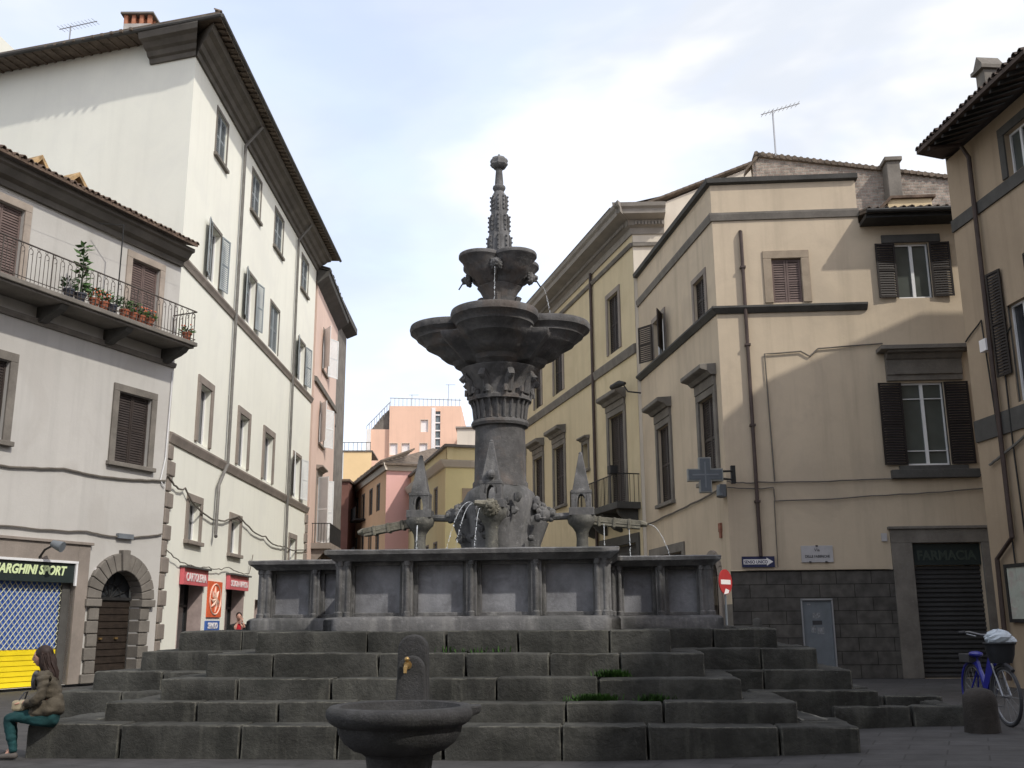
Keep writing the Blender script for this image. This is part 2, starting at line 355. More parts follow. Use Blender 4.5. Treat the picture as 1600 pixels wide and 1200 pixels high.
def leaf_shutter(F, mb, s0, s1, z0, z1, o, th=0.035, slat=0.075, mid=True):
    w = 0.055
    F.box(mb, s0, s0+w, z0, z1, o, o+th); F.box(mb, s1-w, s1, z0, z1, o, o+th)
    cuts = [z0, z1] if not mid else [z0, (z0+z1)/2, z1]
    for c in cuts:
        a = min(max(c-w/2, z0), z1-w); F.box(mb, s0+w, s1-w, a, a+w, o+0.002, o+th-0.002)
    z = z0+w+0.01
    while z < z1-w-0.02:
        mb.add([F.at(s0+w, z, o+th*0.9), F.at(s1-w, z, o+th*0.9), F.at(s1-w, z+slat*0.95, o+0.004), F.at(s0+w, z+slat*0.95, o+0.004)], [(0, 1, 2, 3)])
        z += slat
def swung_shutter(F, mb, sh, z0, z1, w, ang, side, o=0.04, slat=0.075):
    # leaf hinged at s=sh opened away from the opening; ang 180 = flat on the wall
    a = R(ang); dirv = (F.d*(-side)*math.cos(math.pi-a)) + F.n*math.sin(a)
    # local frame
    G = Fc((0, 0), 0); G.p = F.at(sh, 0, o); G.d = dirv.normalized(); G.n = Vector((G.d.y, -G.d.x, 0))
    if G.n.dot(F.n) < 0: G.n = -G.n
    leaf_shutter(G, mb, 0, w, z0, z1, 0, slat=slat)
def window(b, F, s0, s1, z0, z1, fw=0.2, proud=0.05, fm=None, shut='closed', sm=None, pane=None, sill=True, hood=None, dep=0.24, cas=None, label=None, slat=0.075, ang=170, sw=None, head=True, name='window', slots=2):
    """stone surround (the window itself) with sill, hood, casement, pane and shutters as its sub-parts"""
    mb = MB()
    if fw > 0:
        F.box(mb, s0-fw, s0-0.001, z0, z1, -0.02, proud); F.box(mb, s1+0.001, s1+fw, z0, z1, -0.02, proud)
        if head: F.box(mb, s0-fw, s1+fw, z1+0.001, z1+fw, -0.02, proud)
    else:
        F.box(mb, s0, s0+0.03, z0, z1, -0.06, -0.03); F.box(mb, s1-0.03, s1, z0, z1, -0.06, -0.03)
    w = obj(name, mb, fm or M_stone, b, bevel=0.012 if fw > 0.1 else 0, label=label)
    if sill:
        k = MB(); F.box(k, s0-fw-0.06, s1+fw+0.06, z0-0.13, z0-0.002, -0.05, proud+0.09); obj('sill', k, fm or M_stone, w, bevel=0.015)
    if hood:
        k = MB(); ho, hh, fz = hood
        zb = z1+fw+fz
        if fz > 0.01: F.box(k, s0-fw*0.9, s1+fw*0.9, z1+fw+0.003, zb, 0, proud+0.03)
        F.extr(k, s0-fw-0.06, s1+fw+0.06, [(0, zb), (ho*0.35, zb), (ho*0.55, zb+hh*0.35), (ho*0.9, zb+hh*0.5), (ho, zb+hh*0.6), (ho, zb+hh), (0, zb+hh*1.15)], 0, 0)
        obj('hood', k, fm or M_stone, w, bevel=0.01)
    k = MB(); k.add([F.at(s0, z0, -dep), F.at(s1, z0, -dep), F.at(s1, z1, -dep), F.at(s0, z1, -dep)], [(0, 1, 2, 3)]); obj('pane', k, pane or M_glass, w)
    if cas:
        k = MB(); t = 0.055; m_ = (s0+s1)/2
        for a, c in ((s0, s0+t), (s1-t, s1), (m_-t*0.8, m_+t*0.8)): F.box(k, a, c, z0, z1, -dep+0.01, -dep+0.06)
        for a in [z0, z1-t]+([z0+(z1-z0)*0.17, z0+(z1-z0)*0.80] if cas == 'bars' else []):
            for c, d in ((s0+t, m_-t*0.8), (m_+t*0.8, s1-t)): F.box(k, c, d, a, a+(t if a in (z0, z1-t) else 0.025), -dep+0.012, -dep+0.058)
        obj('casement', k, M_mullion, w)
    m_ = (s0+s1)/2
    if shut == 'closed':
        for a, c in ((s0+0.012, m_-0.006), (m_+0.006, s1-0.012)):
            k = MB(); leaf_shutter(F, k, a, c, z0+0.01, z1-0.012, -dep*0.55, slat=slat); obj('shutter', k, sm, w)
    elif shut == 'open':
        ww = sw or (s1-s0)/2
        for sh, sd in ((s0, 1), (s1, -1)):
            k = MB(); swung_shutter(F, k, sh, z0+0.01, z1-0.01, ww, ang, sd, o=proud+0.03, slat=slat); obj('shutter', k, sm, w)
    return w
def tile_row(mb, F, s0, s1, z, o, run=1.2, rise=0.35, pitch=0.23, r=0.085, seg=4):
    """rows of curved roof tiles running up the slope from the eave edge"""
    n = max(1, int(abs(s1-s0)/pitch)); up = (-F.n*run+Vector((0, 0, run*rise)))
    for i in range(n+1):
        c = F.at(s0+(s1-s0)*i/n+random.uniform(-.01, .01), z+random.uniform(-.012, .012), o+random.uniform(-.03, .03)); k = len(mb.v)
        for q, e in ((c, 0), (c+up, 1)):
            for j in range(seg+1):
                t = math.pi*j/seg; mb.v.append(q+F.d*math.cos(t)*r*(1-0.1*e)+Vector((0, 0, math.sin(t)*r*1.1)))
        for q in (c, c+up):
            for j in range(seg+1):
                t = math.pi*j/seg; mb.v.append(q+F.d*math.cos(t)*r*0.78+Vector((0, 0, math.sin(t)*r*0.86)))
        m_ = seg+1
        for j in range(seg):
            mb.f.append((k+j, k+j+1, k+m_+j+1, k+m_+j)); mb.f.append((k+2*m_+j, k+3*m_+j, k+3*m_+j+1, k+2*m_+j+1)); mb.f.append((k+j, k+2*m_+j, k+2*m_+j+1, k+j+1))
def wave(p0, p1, n=14, sag=0.1, amp=0.02):
    p0 = Vector(p0); p1 = Vector(p1); out = []
    for i in range(n+1):
        t = i/n; q = p0.lerp(p1, t); q.z += -sag*4*t*(1-t)+random.uniform(-amp, amp); out.append(q)
    return out
def text(name, body, F, s, z, o, size, m, parent, xs=1.0, align='LEFT', shear=0.0, ext=0.008, bold=0.0):
    cu = bpy.data.curves.new(name, 'FONT'); cu.body = body; cu.size = size; cu.extrude = ext; cu.align_x = align; cu.shear = shear; cu.offset = bold
    t = bpy.data.objects.new(name, cu); COL.objects.link(t)
    dg = bpy.context.evaluated_depsgraph_get(); me = bpy.data.meshes.new_from_object(t.evaluated_get(dg)); bpy.data.objects.remove(t)
    dv = F.d if F.d.cross(Vector((0, 0, 1))).dot(F.n) > 0 else -F.d
    base = F.at(s, z, o); off = wloc(parent)
    for v in me.vertices:
        q = base+dv*(v.co.x*xs)+Vector((0, 0, 1))*v.co.y+F.n*v.co.z; v.co = q-off
    me.materials.clear(); me.materials.append(m); ob = bpy.data.objects.new(name, me); COL.objects.link(ob); ob.parent = parent
    return ob

# ---------------------------------------------------------------- ground
def gz(x, y):
    a = min(max((x-0.5)/6.0, 0), 1); a = a*a*(3-2*a); b = min(max((22-y)/6.0, 0), 1); b = b*b*(3-2*b)
    return 0.17*a*b
xs_ = [-400, -150, -60, -30]+[-20+0.8*i for i in range(51)]+[30, 60, 150, 400]
ys_ = [-300, -100, -30, -10]+[-4+0.8*i for i in range(60)]+[50, 70, 120, 400, 900]
g = MB(); g.v = [Vector((x, y, gz(x, y)+(0.006*noise.noise(Vector((x*.5, y*.5, 0))) if abs(x) < 25 and y < 45 else 0))) for y in ys_ for x in xs_]
nx = len(xs_); g.f = [(j*nx+i, j*nx+i+1, (j+1)*nx+i+1, (j+1)*nx+i) for j in range(len(ys_)-1) for i in range(nx-1)]
def pavemat():
    m = bpy.data.materials.new('paving_stone'); m.use_nodes = True; nt = m.node_tree; n = nt.nodes; l = nt.links; p = n['Principled BSDF']; p.inputs['Roughness'].default_value = 0.82
    t = n.new('ShaderNodeTexCoord'); mp_ = n.new('ShaderNodeMapping'); mp_.inputs['Rotation'].default_value = (0, 0, R(24)); l.new(t.outputs['Object'], mp_.inputs[0])
    br = n.new('ShaderNodeTexBrick'); l.new(mp_.outputs[0], br.inputs[0]); br.inputs['Scale'].default_value = 1
    br.inputs['Color1'].default_value = (0.052, 0.050, 0.051, 1); br.inputs['Color2'].default_value = (0.041, 0.040, 0.040, 1); br.inputs['Mortar'].default_value = (0.022, 0.021, 0.020, 1)
    br.inputs['Brick Width'].default_value = 0.85; br.inputs['Row Height'].default_value = 0.42; br.inputs['Mortar Size'].default_value = 0.01; br.inputs['Mortar Smooth'].default_value = 0.3
    a = n.new('ShaderNodeTexNoise'); a.inputs['Scale'].default_value = 2.3; a.inputs['Detail'].default_value = 9; a.inputs['Roughness'].default_value = 0.7; l.new(t.outputs['Object'], a.inputs[0])
    r = n.new('ShaderNodeValToRGB'); r.color_ramp.elements[0].position = 0.3; r.color_ramp.elements[0].color = (0.6,)*3+(1,); r.color_ramp.elements[1].position = 0.7; r.color_ramp.elements[1].color = (1.35,)*3+(1,)
    l.new(a.outputs[0], r.inputs[0]); x = n.new('ShaderNodeMixRGB'); x.blend_type = 'MULTIPLY'; x.inputs[0].default_value = 1
    l.new(br.outputs[0], x.inputs[1]); l.new(r.outputs[0], x.inputs[2]); l.new(x.outputs[0], p.inputs['Base Color'])
    b = n.new('ShaderNodeBump'); b.inputs['Strength'].default_value = 0.5; b.inputs['Distance'].default_value = 0.01
    ad = n.new('ShaderNodeMath'); ad.operation = 'SUBTRACT'; l.new(a.outputs[0], ad.inputs[0]); l.new(br.outputs['Fac'], ad.inputs[1]); l.new(ad.outputs[0], b.inputs['Height']); l.new(b.outputs[0], p.inputs['Normal'])
    return m
struct(obj('ground', g, pavemat(), smooth=True))

def body_shell(mb, pts, z0, z1):
    """plain hidden sides of a building: vertical walls through the plan points"""
    for a, b in zip(pts[:-1], pts[1:]):
        mb.add([(a[0], a[1], z0), (b[0], b[1], z0), (b[0], b[1], z1), (a[0], a[1], z1)], [(0, 1, 2, 3)])

# ---------------------------------------------------------------- tall white building (left)
WF = Fc((-10.5, 30.3), 0); WS = Fc((-10.5, 30.3), -73, flip=True)
wb = thing('white_building', 'tall white plastered building with dark overhanging roof and downpipes, left side of the street', 'building', (-10.5, 30.3, 0))
rows4 = [(2.5, 4.2), (7.5, 9.3), (11.5, 13.5), (17.3, 19.3)]
rows4i = [(a+0.22, b-0.22) for a, b in rows4]
ops = []
for a, b in rows4i: ops += [(a, b, 17.85, 19.55), (a, b, 13.2, 15.2), (a, b, 7.45, 9.45)]
mez = [(2.35, 3.55, 4.2, 5.45), (7.35, 8.6, 4.1, 5.35), (17.4, 18.7, 4.2, 5.45)]
shops = [(2.0, 4.35, 0, 2.9), (7.25, 9.7, 0, 2.9), (11.5, 12.9, 0, 2.5)]
m = MB(); WF.wall(m, 0, 21.2, 0, 20.9, ops+mez+shops, 0.3); obj('wall', m, M_white, wb, label='sunlit white street front')
m = MB(); WS.wall(m, 0, 14, 0, 20.95, [(9.45, 10.6, 17.4, 19.3)], 0.25)
e = WS.at(14, 0); body_shell(m, [(e.x, e.y), (e.x-3, e.y+20), (-11.5, 51.5), (-10.5, 51.5)], 0, 20.9)
obj('wall', m, M_white, wb, label='blank white side wall above the grey house')
window(wb, WS, 9.45, 10.6, 17.4, 19.3, 0.12, 0.03, shut='closed', sm=M_green, dep=0.2)
for i, (a, b) in enumerate(rows4i):
    window(wb, WF, a, b, 17.85, 19.55, 0.13, 0.03, M_stone, 'closed', M_green, sill=True, cas=None, dep=0.16)
    if i == 2: window(wb, WF, a, b, 13.2, 15.2, 0.13, 0.03, M_stone, 'closed', M_green, dep=0.16, sill=False)
    else: window(wb, WF, a, b, 13.2, 15.2, 0.13, 0.03, M_stone, 'open', M_green, sill=False, cas='plain', ang=170)
    if i < 3: window(wb, WF, a, b, 7.45, 9.45, 0.26, 0.06, M_stonel, 'none', sill=False, cas='plain')
    else: window(wb, WF, a, b, 7.45, 9.45, 0.16, 0.05, M_stonel, 'open', M_wshut, sill=False, cas='plain', ang=168)
for a, b, c, d in mez: window(wb, WF, a, b, c, d, 0.24, 0.05, M_stonel, 'none', sill=True, cas='plain')
for k, (z0, z1) in enumerate(((12.72, 12.98), (6.98, 7.28))):
    m = MB(); WF.extr(m, 0, 21.2, [(0, z0), (0.05, z0), (0.08, z0+0.1), (0.13, z1-0.06), (0.13, z1), (0, z1+0.03)]); obj('string_course', m, M_stonel, wb)
prof = [(0, 20.02), (0.08, 20.02), (0.12, 20.17), (0.22, 20.21), (0.30, 20.35), (0.42, 20.40), (0.55, 20.54), (0.72, 20.59), (0.78, 20.75), (0.78, 20.8), (0, 20.8)]
m = MB(); WF.extr(m, 0, 21.2, prof, 1.0, 0.3); WS.extr(m, 0.0, 1.75, prof, 0.7, 0.0); obj('cornice', m, M_cornice, wb, label='moulded dark cornice turning the corner')
# roof slab with timber eaves
A = WF.at(-1.1, 20.86, 1.05); B = WF.at(22.0, 20.86, 1.05); Cc = WS.at(16, 20.95, 1.0); r0 = WF.at(6, 23.5, -6.5); r1 = WF.at(17, 23.5, -6.5); D = Vector((-22.5, 52, 20.95))
m = MB(); t = Vector((0, 0, 0.14))
for tri in ((A, B, r1, r0), (Cc, A, r0, r0+Vector((-0.02, 0, 0))), (D, Cc, r0, r1), (B, D, r1, r1+Vector((0, .02, 0)))):
    q = list(tri); m.add(q+[p+t for p in q], [(0, 1, 2, 3), (4, 5, 6, 7), (0, 1, 5, 4)])
m.add([A, B, WF.at(21.2, 20.86, 0), WF.at(0, 20.86, 0)], [(0, 1, 2, 3)])
m.add([A, Cc, WS.at(14, 20.9, 0), WF.at(0, 20.86, 0)], [(0, 1, 2, 3)])
tile_row(m, WF, 0.0, 22.0, 20.99, 1.08, 1.0, 0.36); tile_row(m, WF, -1.0, -.1, 20.99, 1.08, .25, 0.36); 
for i in range(58): WF.box(m, -0.7+i*0.38, -0.6+i*0.38, 20.80, 20.88, 0.79, 1.02)
for i in range(32): WS.box(m, 1.9+i*0.38, 2.0+i*0.38, 20.84, 20.93, 0.0, 0.95)
obj('roof', m, M_tiled, wb)
m = MB(); m.tube([WF.at(-1.1, 20.86, 1.14), WF.at(22, 20.86, 1.14)], 0.075, 8); m.tube([WF.at(-1.1, 20.86, 1.14), WS.at(15, 20.9, 1.1)], 0.075, 8); obj('gutter', m, M_stoned, wb, smooth=True)
m = MB(); m.tube([WF.at(6.05, 20.6, 0.75), WF.at(6.05, 19.8, 0.12), WF.at(6.05, 7.2, 0.14), WF.at(5.6, 6.8, 0.14), WF.at(5.1, 6.3, 0.14), WF.at(5.05, 4.6, 0.14), WF.at(4.9, 4.5, 0.2)], 0.062, 8); obj('downpipe', m, M_pipeg, wb, smooth=True)
m = MB(); m.tube([WF.at(16.1, 20.6, 0.75), WF.at(16.1, 19.8, 0.12), WF.at(16.1, 0, 0.14)], 0.062, 8); obj('downpipe', m, M_pipeg, wb, smooth=True)
for i in range(14):
    w_ = 0.62 if i % 2 == 0 else 0.36; w2 = 0.36 if i % 2 == 0 else 0.55
    m = MB(); WF.box(m, -0.02, w_, 0.15+i*0.485, 0.15+i*0.485+0.45, -0.02, 0.09); obj('quoin', m, M_stonel, wb, bevel=0.03)
    m = MB(); WF.box(m, 21.2-w2, 21.22, 0.15+i*0.485, 0.15+i*0.485+0.45, -0.02, 0.08); obj('quoin', m, M_stonel, wb, bevel=0.03)
# chimney of the white building
c0 = WS.at(3.4, 0, -1.6)
m = MB(); m.box(c0.x-.6, c0.x+.38, c0.y-.5, c0.y+.5, 21.0, 22.6)
ch = obj('chimney', m, M_conc, wb)
m = MB()
for i in range(4):
    for yy in (-.5, .36): m.box(c0.x-.6+i*.283, c0.x-.6+i*.283+.13, c0.y+yy, c0.y+yy+.14, 22.6, 22.95)
for xx in (-.6, .25): m.box(c0.x+xx, c0.x+xx+.13, c0.y-.15, c0.y+.1, 22.6, 22.95)
m.box(c0.x-.45, c0.x+.22, c0.y-.3, c0.y+.3, 22.6, 22.93)
obj('chimney_vent', m, M_brick, ch)
m = MB(); z_ = 22.95
m.add([(c0.x-.7, c0.y-.6, z_), (c0.x+.48, c0.y-.6, z_), (c0.x+.48, c0.y+.6, z_), (c0.x-.7, c0.y+.6, z_), (c0.x-.7, c0.y-.6, z_+.07), (c0.x+.48, c0.y-.6, z_+.07), (c0.x+.48, c0.y+.6, z_+.07), (c0.x-.7, c0.y+.6, z_+.07), (c0.x-.1, c0.y, z_+.33)], [(0, 1, 2, 3), (0, 1, 5, 4), (1, 2, 6, 5), (2, 3, 7, 6), (3, 0, 4, 7), (4, 5, 8), (5, 6, 8), (6, 7, 8), (7, 4, 8)])
obj('chimney_cap', m, M_stone, ch)
# ground-floor shop fronts of the white building: door leaf, pinkish stone jamb, sign
for (a, b, c, d), nm in zip(shops, ('CARTOLERIA', 'SCUOLA UFFICIO', None)):
    m = MB(); WF.box(m, a, b, 0, d, -0.55, -0.5); dd = obj('shop_door', m, M_glass, wb)
    m = MB()
    for x in (a, (a+b)/2-0.05, b-0.1): WF.box(m, x, x+0.1, 0, d, -0.495, -0.44)
    WF.box(m, a+0.1, b-0.1, 2.1, 2.18, -0.494, -0.445); obj('door_frame', m, M_iron, dd)
    jm_ = mat('jamb_pink', (0.42, 0.34, 0.32), 0.8, 0.15, 4)
    m = MB(); WF.box(m, b-0.02, b+0.0, 0, d, -0.5, 0.03); obj('jamb', m, jm_, dd)
    m = MB(); WF.box(m, a-0.02, a+0.001, 0, d, -0.5, 0.02); obj('jamb', m, jm_, dd)
    if nm:
        sg = thing('shop_sign', 'red '+nm.lower()+' sign board over the '+('left' if nm[0] == 'C' else 'right')+' shop doorway', 'shop sign', WF.at((a+b)/2, 2.9, 0.05), 'red shop signs')
        m = MB(); WF.box(m, a-0.1, b+0.1, 2.78, 3.3, 0.02, 0.16); obj('sign_board', m, M_red, sg)
        m = MB(); WF.box(m, a-0.13, b+0.13, 3.3, 3.36, 0.0, 0.26); obj('sign_canopy', m, M_stoned, sg)
        text('lettering', nm, WF, (a+b)/2, 2.9, 0.165, 0.36 if nm[0] == 'C' else 0.30, M_lwhite, sg, 1.0, 'CENTER', bold=0.006)
pn = thing('poster_panel', 'orange-red square panel with a white ring and star figure between the two shop doors', 'poster', WF.at(5.65, 1.9, 0.02))
m = MB(); WF.box(m, 4.95, 6.6, 1.78, 3.0, 0.005, 0.05); obj('panel', m, M_ored, pn)
m = MB(); c_ = (5.78, 2.39)
ring = [WF.at(c_[0]+0.66*math.cos(t*math.pi/14), c_[1]+0.52*math.sin(t*math.pi/14), 0.055) for t in range(29)]; m.tube(ring, 0.03, 5)
for t in (95, 40, 140, 215, 270, 325, 180):
    m.tube([WF.at(c_[0], c_[1], 0.055), WF.at(c_[0]+0.35*math.cos(R(t+15)), c_[1]+0.25*math.sin(R(t+15)), 0.06), WF.at(c_[0]+0.5*math.cos(R(t)), c_[1]+0.44*math.sin(R(t)), 0.055)], [0.08, 0.055, 0.02], 5)
obj('emblem', m, mat('emblem_pale', (0.85, 0.60, 0.48), 0.5, 0.1, 4), pn)
pn = thing('service_sign', 'blue and white sign listing services in three bands, below the orange-red panel', 'sign', WF.at(5.65, 0.9, 0.02))
m = MB(); WF.box(m, 4.85, 6.5, 1.32, 1.66, 0.005, 0.05); WF.box(m, 4.85, 6.5, 0.6, 0.98, 0.005, 0.05); obj('band', m, M_bsign, pn)
m = MB(); WF.box(m, 4.85, 6.5, 0.985, 1.315, 0.005, 0.045); obj('band', m, mat('band_pale', (0.62, 0.68, 0.80), 0.5, 0.05, 3), pn, label='pale middle band')
text('lettering', 'SERVIZIO', WF, 5.67, 1.4, 0.055, 0.28, M_lwhite, pn, 1.0, 'CENTER', bold=0.006)
text('lettering', 'INTERNET', WF, 5.67, 1.05, 0.05, 0.27, M_bsign, pn, 1.0, 'CENTER', bold=0.006)
text('lettering', 'MAIL', WF, 5.67, 0.68, 0.055, 0.28, M_lwhite, pn, 1.0, 'CENTER', bold=0.006)
# ---------------------------------------------------------------- grey house with balcony (left)
GF = Fc((-10.18, 30.34), 23, k=.96, zo=.064)
gb = thing('grey_house', 'low grey-lilac house with long balcony, arched doorway and shuttered shop at the left edge', 'building', (-10.4, 29.9, 0))
E0 = -0.45
ops = [(-2.69, -1.34, 6.2, 8.3), (-7.9, -6.55, 6.2, 8.3), (-2.6, -1.4, 10.25, 12.5), (-7.9, -6.6, 10.25, 12.5), (-2.82, -1.21, 0, 3.07), (-7.3, -3.72, 0, 3.25)]
m = MB(); GF.wall(m, -16, E0, 0, 13.3, ops, 0.32)
e = GF.at(E0, 0); f_ = GF.at(-16, 0); body_shell(m, [(e.x, e.y), (e.x-.3, e.y+.5)], 0, 12.8); body_shell(m, [(e.x-9, e.y+3.5), (f_.x-9, f_.y+3.5), (f_.x, f_.y)], 0, 12.8); obj('wall', m, M_grey, gb)
window(gb, GF, -2.69, -1.34, 6.2, 8.3, 0.22, 0.06, M_stone, 'closed', M_wood, sill=True, label='shuttered window beside the building corner')
window(gb, GF, -7.9, -6.55, 6.2, 8.3, 0.24, 0.06, M_stone, 'closed', M_wood, sill=True)
for a, b in ((-2.6, -1.4), (-7.9, -6.6)): window(gb, GF, a, b, 10.25, 12.5, 0.22, 0.05, mat('jamb_beige', (0.36, 0.31, 0.265), 0.9, 0.15, 2, 0.2), 'closed', M_woodl, sill=False, name='balcony_door', label='faded shuttered balcony door')
# eaves, roof
prof = [(0, 12.9), (0.1, 12.9), (0.14, 13.05), (0.3, 13.12), (0.42, 13.3), (0.52, 13.34), (0.52, 13.45), (0, 13.45)]
m = MB(); GF.extr(m, -16, -0.5, prof, 0, 0.1); obj('cornice', m, M_cornice, gb)
m = MB(); m.prism([GF.at(-16, 13.46, 0.72), GF.at(-0.55, 13.46, 0.72), GF.at(-0.9, 15.2, -5), GF.at(-16, 15.2, -5)], (0, 0, 0.08))
tile_row(m, GF, -15.5, -0.6, 13.53, 0.75, 3.2, 0.30, pitch=0.21); obj('roof', m, M_tile, gb)
for s_, z_, w_ in ((-3.8, 14.15, 0.5), (-5.2, 14.1, 0.42)):
    m = MB(); b_ = GF.at(s_, z_, -1.7)
    for dx in (-w_, w_-.1): GF.box(m, s_+dx, s_+dx+.1, z_-.2, z_+.35, -2.1, -1.3)
    GF.box(m, s_-w_, s_+w_, z_-.4, z_-.2, -2.1, -1.3)
    q = obj('chimney', m, M_ochst, gb)
    m = MB(); p_ = [GF.at(s_-w_-.08, z_+.34, -1.2), GF.at(s_, z_+.92, -1.2), GF.at(s_+w_+.08, z_+.34, -1.2), GF.at(s_+w_-.06, z_+.32, -1.2), GF.at(s_, z_+.78, -1.2), GF.at(s_-w_+.06, z_+.32, -1.2)]
    m.prism(p_, -GF.n*0.95); obj('chimney_cap', m, M_ochst, q)
# arched door
dr = obj('arched_door', (lambda mb: (GF.box(mb, -2.82, -1.21, 0, 2.27, -0.42, -0.36), mb)[1])(MB()), M_door, gb)
m = MB()
for i in range(11): GF.box(m, -2.8, -1.23, 0.1+i*0.195, 0.1+i*0.195+0.165, -0.358, -0.335)
obj('door_boards', m, M_door, dr)
m = MB(); GF.box(m, -2.35, -2.25, 1.15, 1.2, -0.335, -0.28); GF.box(m, -1.75, -1.65, 1.15, 1.2, -0.335, -0.28); obj('handle', m, M_brass, dr)
m = MB(); m.add([GF.at(-2.82, 2.27, -0.4), GF.at(-1.21, 2.27, -0.4), GF.at(-1.21, 3.1, -0.4), GF.at(-2.82, 3.1, -0.4)], [(0, 1, 2, 3)]); fl = obj('fanlight', m, M_glass, dr)
m = MB(); cx = -2.015
GF.box(m, -2.82, -1.21, 2.25, 2.33, -0.36, -0.28)
for t in range(20, 180, 28): m.tube([GF.at(cx, 2.3, -0.36), GF.at(cx+.8*math.cos(R(t)), 2.3+.78*math.sin(R(t)), -0.36)], 0.012, 5)
m.tube([GF.at(cx+.42*math.cos(R(t)), 2.3+.42*math.sin(R(t)), -0.36) for t in range(0, 181, 15)], 0.012, 5)
obj('fanlight_bars', m, M_iron, fl)
m = MB(); nseg = 13
for i in range(nseg):
    t0 = 180.0*i/nseg+0.5; t1 = 180.0*(i+1)/nseg-0.5; ro = 1.30 + (0.1 if i == nseg//2 else 0)
    poly = [(cx+r_*math.cos(R(t)), 2.28+r_*math.sin(R(t))) for r_, t in ((0.8, t0), (ro, t0), (ro, (t0+t1)/2), (ro, t1), (0.8, t1), (0.8, (t0+t1)/2))]
    m.prism([GF.at(a, z, -0.34) for a, z in poly], GF.n*(0.34+0.1+(0.05 if i == nseg//2 else 0)))
for sd in (-1, 1):
    for k in range(5): GF.box(m, cx+sd*0.80, cx+sd*(1.22 if k % 2 else 1.16), 0.25+k*0.36, 0.25+k*0.36+0.335, -0.34, 0.09)
    GF.box(m, cx+sd*0.78, cx+sd*1.34, 2.06, 2.27, -0.34, 0.15); GF.box(m, cx+sd*0.80, cx+sd*1.32, 0.0, 0.24, -0.34, 0.16)
obj('door_surround', m, M_stone, dr, bevel=0.02)
# shop front with blue and yellow roller shutter
m = MB(); GF.box(m, -3.72, -3.3, 0, 3.72, -0.3, 0.07); GF.box(m, -7.6, -3.722, 3.25, 3.72, -0.3, 0.07); GF.box(m, -7.7, -3.24, 3.722, 3.8, -0.1, 0.13); obj('shop_surround', m, M_stonel, gb, bevel=0.01)
m = MB(); GF.box(m, -7.3, -3.9, 0.95, 2.75, -0.22, -0.2)
rs = obj('roller_shutter', m, M_blue, gb, label='blue roller shutter behind a lattice grille')
m = MB()
for i in range(7): GF.box(m, -7.3, -4.0, 0.02+i*0.132, 0.02+i*0.132+0.115, -0.21, -0.17)
GF.box(m, -7.3, -4.0, 0, 0.95, -0.23, -0.21); obj('lower_shutter', m, M_yellow, rs, label='bright yellow lower slats')
m = MB()
for i in range(-9, 30):
    for sg_ in (1, -1):
        a0 = -7.3+i*0.17; pts = []
        # diagonal clipped to the shutter
        z0_, z1_ = 0.95, 2.72; s_a = a0; s_b = a0+sg_*(z1_-z0_)*0.85
        ta, tb = 0.0, 1.0
        for lo, hi in ((-7.3, -4.0),):
            if s_b != s_a:
                t1 = (lo-s_a)/(s_b-s_a); t2 = (hi-s_a)/(s_b-s_a); ta = max(ta, min(t1, t2)); tb = min(tb, max(t1, t2))
        if tb-ta > 0.02: m.tube([GF.at(s_a+(s_b-s_a)*ta, z0_+(z1_-z0_)*ta, -0.15), GF.at(s_a+(s_b-s_a)*tb, z0_+(z1_-z0_)*tb, -0.15)], 0.012, 4)
obj('grille', m, M_grille, rs)
m = MB(); GF.box(m, -4.0, -3.721, 0, 2.75, -0.28, -0.12); obj('shutter_rail', m, M_stoned, rs)
ss = thing('shop_sign', 'dark shop sign with pale green sport letters above the blue and yellow shutter', 'shop sign', GF.at(-5, 2.75, 0))
m = MB(); GF.box(m, -7.3, -3.74, 2.68, 3.245, -0.26, 0.04); obj('sign_board', m, M_signk, ss)
m = MB(); GF.box(m, -7.35, -3.72, 3.2, 3.262, 0.041, 0.1); GF.box(m, -3.79, -3.72, 2.6, 3.199, 0.041, 0.09); obj('sign_trim', m, M_mullion, ss)
text('lettering', 'MARGHINI SPORT', GF, -4.12, 2.88, 0.045, 0.31, M_letter, ss, 0.90, 'RIGHT', shear=0.25, bold=0.012)
lp = thing('wall_spotlight', 'small dark spotlight clipped above the sport shop sign', 'lamp', GF.at(-5.0, 3.45, 0.07))
m = MB(); m.tube([GF.at(-5.05, 3.3, 0.08), GF.at(-5.05, 3.5, 0.25), GF.at(-5.0, 3.62, 0.5)], 0.03, 6); obj('bracket', m, M_iron, lp)
m = MB(); m.tube([GF.at(-4.98, 3.66, 0.42), GF.at(-4.9, 3.56, 0.7)], [0.09, 0.14], 10); obj('lamp_head', m, M_greyp, lp, smooth=True)
# balcony
bz = 10.05
bl = obj('balcony', (lambda mb: (GF.box(mb, -16, -0.64, bz, bz+0.13, 0.0, 1.05), GF.box(mb, -16, -0.70, bz-0.07, bz-0.001, 0.0, 0.97), mb)[2])(MB()), M_stone, gb, bevel=0.02)
m = MB(); GF.extr(m, -16, -0.45, [(0, bz-0.55), (0.06, bz-0.55), (0.1, bz-0.45), (0.1, bz-0.4), (0, bz-0.38)]); obj('band', m, M_stone, gb)
for c_ in (-0.95, -3.35, -5.75, -8.15, -10.6):
    m = MB(); GF.extr(m, c_-0.13, c_+0.13, [(0, bz-0.5), (0.2, bz-0.48), (0.35, bz-0.38), (0.6, bz-0.3), (0.8, bz-0.2), (0.9, bz-0.08), (0.9, bz-0.072), (0, bz-0.072)]); obj('corbel', m, M_stoned, bl, bevel=0.02)
m = MB(); zt = bz+1.13; o_ = 0.99
m.tube([GF.at(-16, zt, o_), GF.at(-0.70, zt, o_)], 0.022, 6); m.tube([GF.at(-0.70, zt, o_), GF.at(-0.70, zt, 0.05)], 0.022, 6)
